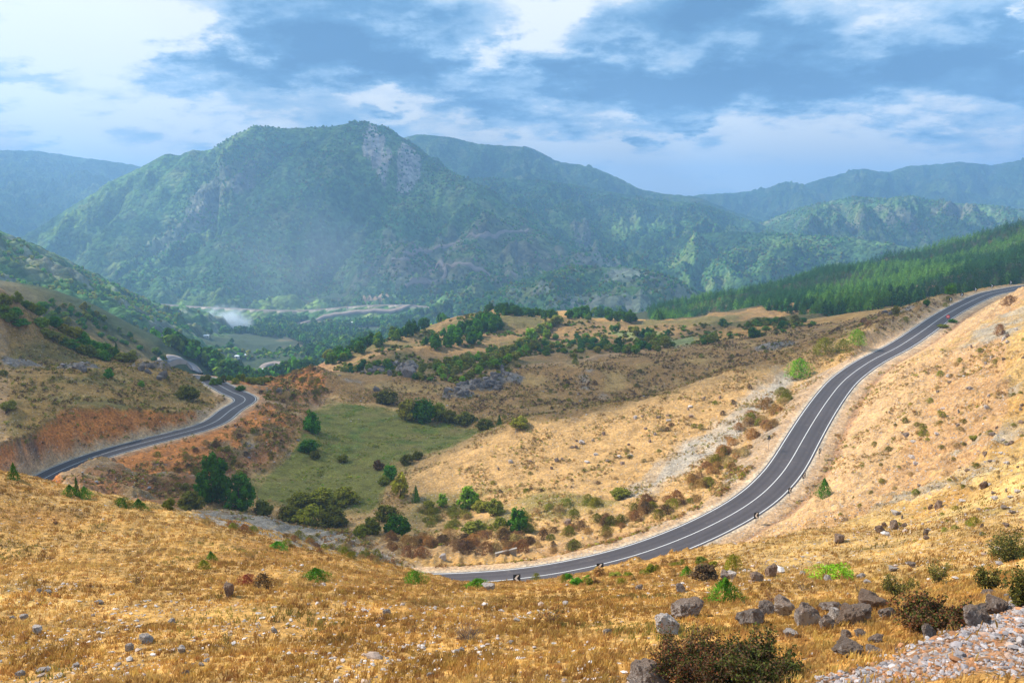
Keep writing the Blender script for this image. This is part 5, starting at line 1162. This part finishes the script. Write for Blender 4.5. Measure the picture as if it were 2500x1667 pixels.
def chevron_sign(x, ybase, yaw, flip, label, size=.82, hpost=1.0):
    global chev_master
    side, yr = (-1, (85, 160)) if 1000 < x < 2100 else (1, (120, 175)) if x < 200 else (1, (200, 300))
    ln = ROFF['l' if side > 0 else 'r']; pxs = 1250+F*ln[:, 0]/(ln[:, 1]*CT-ln[:, 2]*ST); k = np.where((ln[:, 1] > yr[0]) & (ln[:, 1] < yr[1]))[0]; i = k[np.argmin(np.abs(pxs[k]-x))]; p = ln[i].copy(); p[2] = gh(p[0], p[1])
    if chev_master is None:
        r = link('chevron_sign', None, None); b_ = bmo('board', prism(rsq(1, 1, 0), 0, .03), M_BLK, r)
        bmo('chevron', prism([(-.33,.10),(-.02,.10),(.32,.5),(-.02,.90),(-.33,.90),(.0,.5)], -.006, -.001), M_WHT, b_); link('post', mk('post', post_np(1.0, .035), M_GAL, True), r)
        chev_master = r; new = r
        kids = [(c, list(c.children)) for c in r.children]
    else:
        new = chev_master.copy(); C.objects.link(new)
        for c in chev_master.children:
            c2 = c.copy(); C.objects.link(c2); c2.parent = new
            for g_ in c.children: g2 = g_.copy(); C.objects.link(g2); g2.parent = c2
    for c in new.children:
        if c.name.startswith('board'): c.location = (0, -.06, hpost); c.scale = (size*(-1 if flip else 1), 1, size*1.1)
        else: c.scale = (1, 1, hpost+size*.9)
    new.location = p; new.rotation_euler[2] = math.radians(yaw); tag(new, label, 'road sign', 'chevron signs along the bends')
chevron_sign(1268,1432,10,True,'black chevron board at the lowest point of the bend, mostly hidden by grass',.9,1.7)
chevron_sign(1463,1398,12,True,'black chevron board above the weeds right of the lowest one',.9,1.5)
chevron_sign(1850,1266,24,True,'chevron board just above the grassy brow at the foot of the straight',.85,.75)
chevron_sign(1921,1222,34,True,'second chevron board up the right side, on a full post',.8,1.0)
chevron_sign(1963,1176,38,True,'third chevron board up the right side',.8,1.0)
chevron_sign(2000,1129,42,True,'uppermost of the chevron boards on the near right verge',.8,1.0)
chevron_sign(57,1166,-14,False,'chevron board nearest the left edge beside the dark juniper',.85,.9)
chevron_sign(106,1147,-14,False,'second chevron board by the left road',.85,.9)
chevron_sign(2322,730,-16,False,'first chevron board of the upper bend, against grey rubble',.9,.8)
chevron_sign(2348,719,-14,False,'second chevron board of the upper bend',.9,.8)
chevron_sign(2381,709,-12,False,'third chevron board of the upper bend beside a young pine',.9,.8)
chevron_sign(2419,700,-10,False,'fourth chevron board of the upper bend',.9,.8)
chevron_sign(2468,693,-6,False,'last chevron board of the upper bend, near the right edge',1.0,.8)
p = hit(1876, 1099, 1.0)
r = tag(link('warning_sign', None, None, p), 'dark back of a triangular sign on a thin post left of the road', 'road sign'); r.rotation_euler[2] = math.radians(20)
bmo('board', prism([(-.45, 0), (.45, 0), (.03, .80), (-.03, .80)], 0, .03), M_SGB, r, (0, -.06, 2.0)); link('post', mk('post', post_np(2.6, .03), M_GAL, True), r)
bmo('bracket', prism([(-.2, .25), (.2, .25), (.2, .3), (-.2, .3)], -.05, .0), M_GAL, r, (0, -.06, 2.0))
p = hit(2313, 788, 1.0, None, 150)
if p is not None:
    r = tag(link('warning_sign', None, None, p), 'red and white sign on two thin posts beside the upper road', 'road sign'); r.rotation_euler[2] = math.radians(-8)
    ring = [(math.cos(math.radians(a))*.5, math.sin(math.radians(a))*.45+.45) for a in range(0, 360, 30)]; bd = bmo('board', prism(ring, 0, .03), M_RED, r, (0, -.06, 1.35))
    bmo('symbol', prism([(-.28, .36), (.28, .36), (.28, .54), (-.28, .54)], -.008, -.002), M_WHT, bd)
    for s in (-.2, .2): o = link('post', mk('post', post_np(1.9, .03), M_GAL, True), r, (s, 0, 0))
# ------------------------------------------------------------------ culvert wall
M_CONC = flat_mat('weathered_concrete', (.36, .32, .28), (.26, .22, .19), sc=3)
p = hit(1236, 1352, 1.0)
r = tag(link('culvert_wall', None, None, p), 'pale concrete culvert wall sloping among the shrubs inside the bend', 'culvert'); r.rotation_euler[2] = math.radians(12)
wl = bmo('wall', prism([(-1.5, -.5), (1.5, -.5), (1.5, .62), (-1.5, .12)], 0, .3), M_CONC, r); bmo('coping', prism([(-1.58, .12), (1.58, .63), (1.58, .75), (-1.58, .24)], -.06, .36), M_CONC, r)
# ------------------------------------------------------------------ far tracks and hairpins draped on the land
M_DIRT = flat_mat('pale_gravel_track', (.30, .23, .19), (.22, .17, .14), sc=.05); M_CUTR = flat_mat('raw_road_cutting', (.27, .14, .095), (.18, .11, .08), sc=.03)
def drape(name, pts, w, m, label, dz=1.2, s=1.0, w_up=0, step=9.0, y1=4500, hf=None):
    P3 = [hit(a, b, s, hf, 400) for a, b in pts]; P3 = [q for q in P3 if q is not None]; ah_ = hf or ah
    if len(P3) < 2: print('drape miss', name); return
    ln = catmull(P3, step); ln = smooth_line(ln, 2, 1, 4)
    d = np.gradient(ln[:, :2], axis=0); d /= np.maximum(np.linalg.norm(d, axis=1, keepdims=True), 1e-6); rows = []
    for o_ in (-w/2, -w/6, w/6, w/2):
        q = ln.copy(); q[:, 0] += -d[:, 1]*o_; q[:, 1] += d[:, 0]*o_; q[:, 2] = np.maximum(ah_(q[:, 0], q[:, 1]), ah_(ln[:, 0], ln[:, 1])-.6)+dz; rows.append(q)
    bot = [r_.copy() for r_ in (rows[0], rows[-1])]
    for b_ in bot: b_[:, 2] -= dz+4
    rows = [bot[0]]+rows+[bot[1]]; n = len(ln); V = np.concatenate(rows); i = np.arange(n-1)
    Fq = np.concatenate([np.stack([k*n+i, (k+1)*n+i, (k+1)*n+i+1, k*n+i+1], 1) for k in range(len(rows)-1)])
    return tag(link(name, mesh_np(name, V, Fq, m, True)), label, 'road', kind='structure')
_q = [offs(FOOT, o_, z_) for o_, z_ in ((4.4, -1.0), (4, .5), (0, .7), (-4, .5), (-4.4, -1.0))]; _n = len(FOOT); _i = np.arange(_n-1)
tag(link('road', mesh_np('road', np.concatenate(_q), np.concatenate([np.stack([k*_n+_i, (k+1)*_n+_i, (k+1)*_n+_i+1, k*_n+_i+1], 1) for k in range(4)]), M_DIRT, True)), 'pale new road along the foot of the big mountain', 'road', kind='structure')
drape('road', [(1062,752),(980,757),(900,760),(830,768),(780,776),(745,788),(737,796),(745,803)], 7, M_DIRT, 'pale track curling down to the valley floor', 2, hf=mh)
drape('road', [(955,635),(1000,626),(1040,612),(1110,595),(1170,578),(1250,565),(1290,560)], 6, M_DIRT, 'thin track climbing the right flank of the big mountain', 2, hf=mh)
drape('road', [(960,635),(1040,640),(1110,650),(1180,660),(1260,675)], 8, M_DIRT, 'pale track crossing the foot of the right flank', 2, hf=mh)
drape('road', [(990,700),(1050,690),(1090,672),(1050,660)], 6, M_DIRT, 'short winding track above the new road', 2, hf=mh)
M_ROAD2 = asphalt('far_asphalt', (.14, .14, .16), (.18, .18, .20))
drape('road', [(400,903),(393,893),(402,884),(425,879),(448,881),(462,888),(472,900),(482,912)], 6.4, M_DIRT, 'gravel edges of the far hairpin', .8, step=3)
drape('road', [(400,903),(393,893),(402,884),(425,879),(448,881),(462,888),(472,900),(482,912)], 4.4, M_ROAD2, 'far hairpin of the same road above the valley', 1.1, step=3)
drape('road', [(600,915),(640,900),(680,890),(720,886),(760,884)], 6, M_DIRT, 'pale valley road passing the red roofs', 1.2, step=4)
# raw cutting above the new road
def cutting(pts, up, label, lift=1.5):
    P3 = [hit(a, b, 1.0, mh, 400) for a, b in pts]; P3 = [q for q in P3 if q is not None]; ln = catmull(P3, 8.0); n = len(ln); ups = np.interp(np.linspace(0, 1, n), np.linspace(0, 1, len(up)), up); rows = []
    for k in range(0, 9):
        t_ = k/8; q = ln.copy(); q[:, 1] += ups*t_*1.35+2; q[:, 0] += fbm(q[:, 0], q[:, 1], 30, 3, 801)*5*t_; q[:, 2] = mh(q[:, 0], q[:, 1])+lift+fbm(q[:, 0], q[:, 1], 18, 3, 802)*1.5; rows.append(q)
    rows[0][:, 2] -= 5; rows[-1][:, 2] -= 6; V = np.concatenate(rows); i = np.arange(n-1); Fq = np.concatenate([np.stack([k*n+i, (k+1)*n+i, (k+1)*n+i+1, k*n+i+1], 1) for k in range(8)])
    return tag(link('slope', mesh_np('slope', V, Fq, M_CUTR, True)), label, 'cutting', kind='structure')
# ------------------------------------------------------------------ buildings
M_RROOF = flat_mat('red_metal_roof', (.50, .05, .06), (.42, .06, .06), .5, 1.5); M_WALLW = flat_mat('pale_plaster', (.62, .60, .56), (.52, .50, .46), sc=.8); M_WROOF = flat_mat('white_sheet_roof', (.70, .70, .70), (.58, .60, .62), .5, .5); M_DARK = flat_mat('dark_window', (.03, .035, .04), rough=.3)
def building(px, py, w, d, h, rh, yaw, mr, label, cat='building', name='building', nwin=4, y0=300):
    p = hit(px, py, 1.0, None, y0)
    if p is None: print('miss bld', label); return
    r = tag(link(name, None, None, (p[0], p[1]+d*.5, p[2])), label, cat); r.rotation_euler[2] = math.radians(yaw)
    wl = bmo('wall', prism([(-w/2, -2), (w/2, -2), (w/2, h), (-w/2, h)], -d/2, d/2), M_WALLW, r)
    bm = bmesh.new(); e = .5; vs = [bm.verts.new(q) for q in [(-w/2-e, -d/2-e, h-.05), (w/2+e, -d/2-e, h-.05), (w/2+e, d/2+e, h-.05), (-w/2-e, d/2+e, h-.05), (-w/2+rh*.5, 0, h+rh), (w/2-rh*.5, 0, h+rh)]]
    for f_ in ((0,1,5,4), (2,3,4,5), (1,2,5), (3,0,4), (3,2,1,0)): bm.faces.new([vs[k] for k in f_])
    bmesh.ops.recalc_face_normals(bm, faces=bm.faces); bmo('roof', bm, mr, r)
    for k in range(nwin):
        x_ = -w/2+w*(k+.5)/nwin; bmo('window', prism([(x_-.5, h*.35), (x_+.5, h*.35), (x_+.5, h*.35+1.2), (x_-.5, h*.35+1.2)], -d/2-.06, -d/2-.003), M_DARK, r)
building(661,911,6.0,6,3.2,1.6,4,M_RROOF,'smaller red-roofed house on the valley road, left one','house','house')
building(684,911,8.5,8,3.6,2.2,4,M_RROOF,'larger red-roofed house on the valley road, right one','house','house')
building(637,908,6,3,2.4,.5,20,M_WROOF,'low white shed beside the two red-roofed houses','shed','shed',2)
building(677,915,5,3,2.2,.4,4,M_WROOF,'low white shed in front of the red roofs','shed','shed',2)
building(872,797,24,12,4.5,2.6,0,M_WROOF,'large white warehouse on the valley floor','warehouse','warehouse',8)
building(858,802,12,4,3,.5,0,M_WROOF,'long low white shed in front of the warehouse','shed','shed',4)
building(895,797,5,4,3,.8,0,M_WROOF,'small white hut right of the warehouse','hut','hut',1)
building(502,825,6,5,2.6,1.2,10,M_WROOF,'white farmhouse beside the smoke','farmhouse','farmhouse',3)
building(578,876,4,3,2.6,1,0,M_WROOF,'tiny white hut among the valley trees, left one','hut','hut',1)
building(600,873,4,3,2.6,1,0,M_WROOF,'tiny white hut among the valley trees, right one','hut','hut',1)
# ------------------------------------------------------------------ smoke
def smoke(px, py, Yd, rx, ry, rz, dens, scale, label, lean=0, soft=.5):
    c_ = P(px, py, Yd); bm = bmesh.new(); bmesh.ops.create_icosphere(bm, subdivisions=3, radius=1); me = bpy.data.meshes.new('smoke'); bm.to_mesh(me); bm.free()
    o = link('smoke', me, None, c_); o.scale = (rx, ry, rz); o.rotation_euler[1] = lean; m = bpy.data.materials.new('smoke'); m.use_nodes = True; t = NT(m.node_tree); t.N.remove(t.N['Principled BSDF'])
    v = t.n('ShaderNodeVolumePrincipled'); v.inputs['Color'].default_value = (.86, .93, 1, 1); co = t.n('ShaderNodeTexCoord').outputs['Object']; ln = t.n('ShaderNodeVectorMath', operation='LENGTH'); t.l(co, ln.inputs[0])
    fall = t.m('SUBTRACT', 1.0, ln.outputs['Value'], clamp=True); nz = t.mr(t.noise(co, scale, 4, .6), .42, .68, 0, 1); t.l(t.m('MULTIPLY', t.m('MULTIPLY', fall, nz), dens), v.inputs['Density']); t.l(v.outputs[0], t.N['Material Output'].inputs['Volume'])
    me.materials.append(m); m.cycles.volume_step_rate = 1.0; tag(o, label, 'smoke', kind='stuff'); return o
smoke(552, 797, 1180, 44, 30, 36, .30, 2.0, 'white smoke rising from the farm fields')
smoke(740, 640, 1400, 190, 120, 150, .0024, 1.6, 'thin smoke drifting across the big mountain', .5)
# ------------------------------------------------------------------ camera
cam_d = bpy.data.cameras.new('camera'); cam = bpy.data.objects.new('camera', cam_d); C.objects.link(cam)
cam_d.sensor_width = 36; cam_d.lens = 36*F/2500; cam_d.clip_start = .2; cam_d.clip_end = 60000
cam.location = (0, 0, 0); cam.rotation_euler = (math.pi/2-TH, 0, 0)
sc = bpy.context.scene; sc.camera = cam
# ------------------------------------------------------------------ sun
SUN_EL = math.radians(40); to_sun = Vector((-.93, .37, 0)).normalized()
SV = Vector((to_sun.x*math.cos(SUN_EL), to_sun.y*math.cos(SUN_EL), math.sin(SUN_EL)))
sd = bpy.data.lights.new('sun', 'SUN'); sd.energy = 5.0; sd.angle = math.radians(.5); sd.color = (1, .93, .82)
so = bpy.data.objects.new('sun', sd); C.objects.link(so); so.rotation_euler = (-SV).to_track_quat('-Z', 'Y').to_euler(); so.location = SV*100
# ------------------------------------------------------------------ sky
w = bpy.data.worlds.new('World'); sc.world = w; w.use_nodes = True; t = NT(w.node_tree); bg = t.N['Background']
sky = t.n('ShaderNodeTexSky', sky_type='NISHITA', sun_disc=False, sun_elevation=SUN_EL, sun_rotation=math.atan2(to_sun.x, to_sun.y), altitude=900, air_density=1.2, dust_density=1.5)
gen = t.n('ShaderNodeTexCoord').outputs['Generated']; nv = t.n('ShaderNodeVectorMath', operation='NORMALIZE'); t.l(gen, nv.inputs[0]); dv = nv.outputs[0]
sx = t.n('ShaderNodeSeparateXYZ'); t.l(dv, sx.inputs[0]); dx, dy, dz = sx.outputs
az = t.m('ARCTAN2', dx, dy); el = t.m('ARCSINE', dz)
den = t.m('ADD', t.m('MAXIMUM', dz, 0.0), .24); cx = t.m('DIVIDE', dx, den); cy = t.m('DIVIDE', dy, den)
cv = t.n('ShaderNodeCombineXYZ'); t.l(cx, cv.inputs[0]); t.l(cy, cv.inputs[1])
flat_v = cv.outputs[0]
def n4(scale, det, ro, vec=flat_v): return t.noise(vec, scale, det, ro)
wcol = t.noise(flat_v, 2.6, 9, .62, 1); wsep = t.n('ShaderNodeSeparateColor'); t.l(wcol, wsep.inputs[0])
az2 = t.m('ADD', az, t.m('MULTIPLY', t.m('SUBTRACT', wsep.outputs[0], .5), .52)); el2 = t.m('ADD', el, t.m('MULTIPLY', t.m('SUBTRACT', wsep.outputs[1], .5), .20))
s_ = t.m('ADD', .49, t.m('MULTIPLY', t.m('SUBTRACT', n4(1.5, 8, .60), .5), 1.15))
s_ = t.m('ADD', s_, t.m('MULTIPLY', t.m('SUBTRACT', n4(3.6, 7, .62), .5), .62))
def azel(px, py):
    p = P(px, py, 1.0); return math.atan2(p[0], p[1]), math.atan2(p[2], math.hypot(p[0], p[1]))
s_ = t.m('ADD', s_, t.m('MULTIPLY', t.mr(n4(2.3, 10, .62), .50, .60, 0, 1), .17)); s_ = t.m('SUBTRACT', s_, t.m('MULTIPLY', t.mr(n4(1.7, 9, .6), .56, .66, 0, 1), .12))
s_ = t.m('ADD', s_, t.mr(el, .0, .13, .16, 0.0))
s_ = t.m('ADD', s_, t.m('MULTIPLY', t.m('SUBTRACT', n4(7.0, 8, .65), .5), .5))
BL = [(150,80,230,100,.62),(380,120,150,70,.38),(1210,95,120,75,.62),(1330,30,180,45,.35),(200,300,170,45,.34),(900,245,190,26,.40),(1950,300,420,55,.30),(1480,370,330,55,.45),(1850,395,260,40,.4),(1150,330,120,30,.2),(60,250,70,40,.3),(430,290,200,40,.25),(2345,60,40,40,.35),(2000,390,300,30,.25),
      (850,150,300,75,-.42),(650,50,190,55,-.18),(1480,210,330,50,-.40),(2020,140,380,80,-.40),(2290,260,110,60,-.28),(1780,50,260,40,-.22),(90,180,110,35,-.22),(1490,288,50,16,-.30),(1130,290,90,25,-.16),(480,210,90,40,-.22),(560,330,100,25,.15)]
for a, b, ra, rb, am in BL:
    A0, E0 = azel(a*S5, b*S5); A1, _ = azel((a+ra)*S5, b*S5); _, E1 = azel(a*S5, (b-rb)*S5)
    u = t.m('DIVIDE', t.m('SUBTRACT', az2, A0), abs(A1-A0)); v = t.m('DIVIDE', t.m('SUBTRACT', el2, E0), abs(E1-E0))
    e = t.m('EXPONENT', t.m('MULTIPLY', t.m('ADD', t.m('MULTIPLY', u, u), t.m('MULTIPLY', v, v)), -.9))
    s_ = t.m('ADD', s_, t.m('MULTIPLY', e, am*(1.15 if am < 0 else 1.0)))
s_ = t.m('ADD', .5, t.m('MULTIPLY', t.m('SUBTRACT', s_, .5), 1.3))
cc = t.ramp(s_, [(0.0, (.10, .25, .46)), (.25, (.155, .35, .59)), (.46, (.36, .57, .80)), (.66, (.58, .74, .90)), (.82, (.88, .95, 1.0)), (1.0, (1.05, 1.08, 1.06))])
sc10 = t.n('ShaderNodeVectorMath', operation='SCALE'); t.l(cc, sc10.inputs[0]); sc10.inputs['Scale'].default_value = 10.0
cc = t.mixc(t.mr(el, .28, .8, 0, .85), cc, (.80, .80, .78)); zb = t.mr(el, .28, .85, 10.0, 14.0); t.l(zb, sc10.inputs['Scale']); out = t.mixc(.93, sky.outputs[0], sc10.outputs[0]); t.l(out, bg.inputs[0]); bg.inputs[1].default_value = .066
# ------------------------------------------------------------------ clouds out of frame, added and shaped to shade chosen parts of the land
def blur(a, n):
    for ax in (0, 1):
        k = np.ones(2*n+1)/(2*n+1); a = np.apply_along_axis(lambda v: np.convolve(np.pad(v, n, mode='edge'), k, 'valid'), ax, a)
    return a
def cloud_mesh(x, y, S, zbase, alt, thick, seed):
    """x, y: where on the land the shade falls; returns the lumpy closed body up at its own height"""
    off = (alt-blur(np.maximum(ah(x, y), -235), 2))/math.tan(SUN_EL)
    X_ = x+to_sun.x*off; Y_ = y+to_sun.y*off
    k = np.clip(S-.5, 0, .5)*2; n = fbm(x, y, thick*4, 4, seed)
    topz = alt+np.sqrt(k)*thick*(1.2+.6*n); botz = alt-np.sqrt(k)*thick*(.35+.15*n)
    n0, m0 = x.shape; idx = np.arange(n0*m0).reshape(n0, m0)
    q = np.stack([idx[:-1,:-1], idx[:-1,1:], idx[1:,1:], idx[1:,:-1]], -1).reshape(-1, 4)
    kk = (S > .5); kq = (kk[:-1,:-1] | kk[:-1,1:] | kk[1:,1:] | kk[1:,:-1]).ravel(); q = q[kq]
    V = np.concatenate([np.stack([X_.ravel(), Y_.ravel(), topz.ravel()], 1), np.stack([X_.ravel(), Y_.ravel(), botz.ravel()-.5], 1)])
    Fq = np.concatenate([q, q[:, ::-1]+n0*m0]); used = np.zeros(len(V), bool); used[Fq.ravel()] = True; r_ = np.cumsum(used)-1
    return V[used], r_[Fq]
m_cl, tc, bc = mat('thin_shade_cloud', 1.0); tr = tc.n('ShaderNodeBsdfTransparent'); df = tc.n('ShaderNodeBsdfDiffuse'); df.inputs[0].default_value = (.9, .92, .95, 1)
mx = tc.n('ShaderNodeMixShader'); tc.l(tr.outputs[0], mx.inputs[1]); tc.l(df.outputs[0], mx.inputs[2]); mx.inputs[0].default_value = .42
tc.l(mx.outputs[0], tc.N['Material Output'].inputs[0])
m_cl2 = m_cl.copy(); m_cl2.name = 'cloud'; m_cl2.node_tree.nodes['Mix Shader'].inputs[0].default_value = .42
parts = []
gx, gy = np.meshgrid(np.arange(-420, 380, 5.0), np.arange(90, 640, 5.0))
SHN = [(-500,640),(0,690),(0,985),(250,1060),(400,1160),(560,1225),(760,1268),(930,1260),(970,1180),(958,1105),(1000,1050),(1120,1000),(1300,955),(1500,905),(1700,848),(1880,800),(2050,740),(2160,705),(2230,672)]
pl = [hit(a, b, hf=base_fast) for a, b in SHN[1:]]; pl = [p[:2] for p in pl if p is not None]
pl = pl+[(330, 330), (300, 460), (90, 380), (-60, 330), (-420, 330), (-420, 170), (-200, 150)]
mk = inpoly(gx+fbm(gx, gy, 30, 3, 401)*7, gy+fbm(gx, gy, 30, 3, 402)*7, pl).astype(float)
S1 = blur(mk, 2); S1 = np.clip(S1+.0, 0, 1)
holes = sstep(.35, .75, fbm(gx, gy, 42, 3, 403)); S1 = S1*(1-.6*holes*(gx < -20)*(gy < 215))
parts.append(cloud_mesh(gx, gy, S1, -50, 720, 7, 11))  # added cloud, its outline follows the shade wanted over the bowl
V = parts[0][0]; me = mesh_np('clouds', V, parts[0][1], m_cl, True)
tag(link('clouds', me), 'unseen thin low cloud shaped to shade the bowl', 'cloud', kind='stuff')
gx, gy = np.meshgrid(np.arange(-4200, 4400, 45.0), np.arange(760, 6200, 45.0))
S2 = .52+.36*fbm(gx, gy, 1100, 4, 405)+.12*fbm(gx, gy, 260, 3, 406)  # added cloud cover, gaps cut where sunlit patches should fall
LIT = [(1480,540,130,160,.6),(1560,590,120,100,.5),(1780,570,150,90,.45),(1960,552,170,110,.6),(1900,500,120,120,.5),(1650,660,120,120,.4),(470,520,160,200,.45),(330,620,140,160,.45),(130,540,120,160,.4),(250,440,100,120,.3),(420,730,140,110,.5),(600,560,120,150,.25),(1650,520,120,100,.35),(2330,490,120,120,.25),(200,690,120,80,.3)]
for a, b, ra, rb, am in LIT:
    p = hit(a, b)
    if p is not None: S2 -= am*np.exp(-(((gx-p[0])/ra)**2+((gy-p[1])/rb)**2))
for a, b, ra, rb, am in [(760,420,300,400,.5),(800,600,300,200,.4),(1000,450,260,300,.4),(1300,420,500,500,.6),(2200,420,900,700,.6),(100,420,700,700,.5),(1350,660,160,120,.5),(1150,600,200,200,.3),(2100,560,200,200,.3)]:
    p = hit(a, b)
    if p is not None: S2 += am*np.exp(-(((gx-p[0])/ra)**2+((gy-p[1])/rb)**2))
E = cloud_mesh(gx, gy, np.clip(S2, 0, 1), -60, 2200, 90, 12)
me = mesh_np('clouds', E[0], E[1], m_cl2, True); tag(link('clouds', me), 'unseen broken high cloud shaped to shade the mountains', 'cloud', kind='stuff')
# ------------------------------------------------------------------ haze
bm = bmesh.new(); bmesh.ops.create_cube(bm, size=1.0); me = bpy.data.meshes.new('haze'); bm.to_mesh(me); bm.free()
hz_o = link('haze', me, loc=(0, 4750, 92)); hz_o.scale = (19300, 9640, 666)
mh = bpy.data.materials.new('haze_air'); mh.use_nodes = True; th_ = NT(mh.node_tree); th_.N.remove(th_.N['Principled BSDF'])
pv = th_.n('ShaderNodeVolumePrincipled'); pv.inputs['Color'].default_value = (.35, .62, 1, 1); pv.inputs['Density'].default_value = 2.3e-4; pv.inputs['Anisotropy'].default_value = .1
th_.l(pv.outputs[0], th_.N['Material Output'].inputs['Volume']); me.materials.append(mh); tag(hz_o, 'blue haze filling the valley', 'haze', kind='stuff')
# ------------------------------------------------------------------ render
sc.view_settings.view_transform = 'Standard'; sc.view_settings.look = 'None'; sc.view_settings.exposure = .75; sc.view_settings.gamma = 1
sc.cycles.use_denoising = True; sc.cycles.max_bounces = 5; sc.cycles.diffuse_bounces = 2; sc.cycles.volume_bounces = 2; sc.cycles.transparent_max_bounces = 12
sc.cycles.transmission_bounces = 2; sc.cycles.sample_clamp_indirect = 6
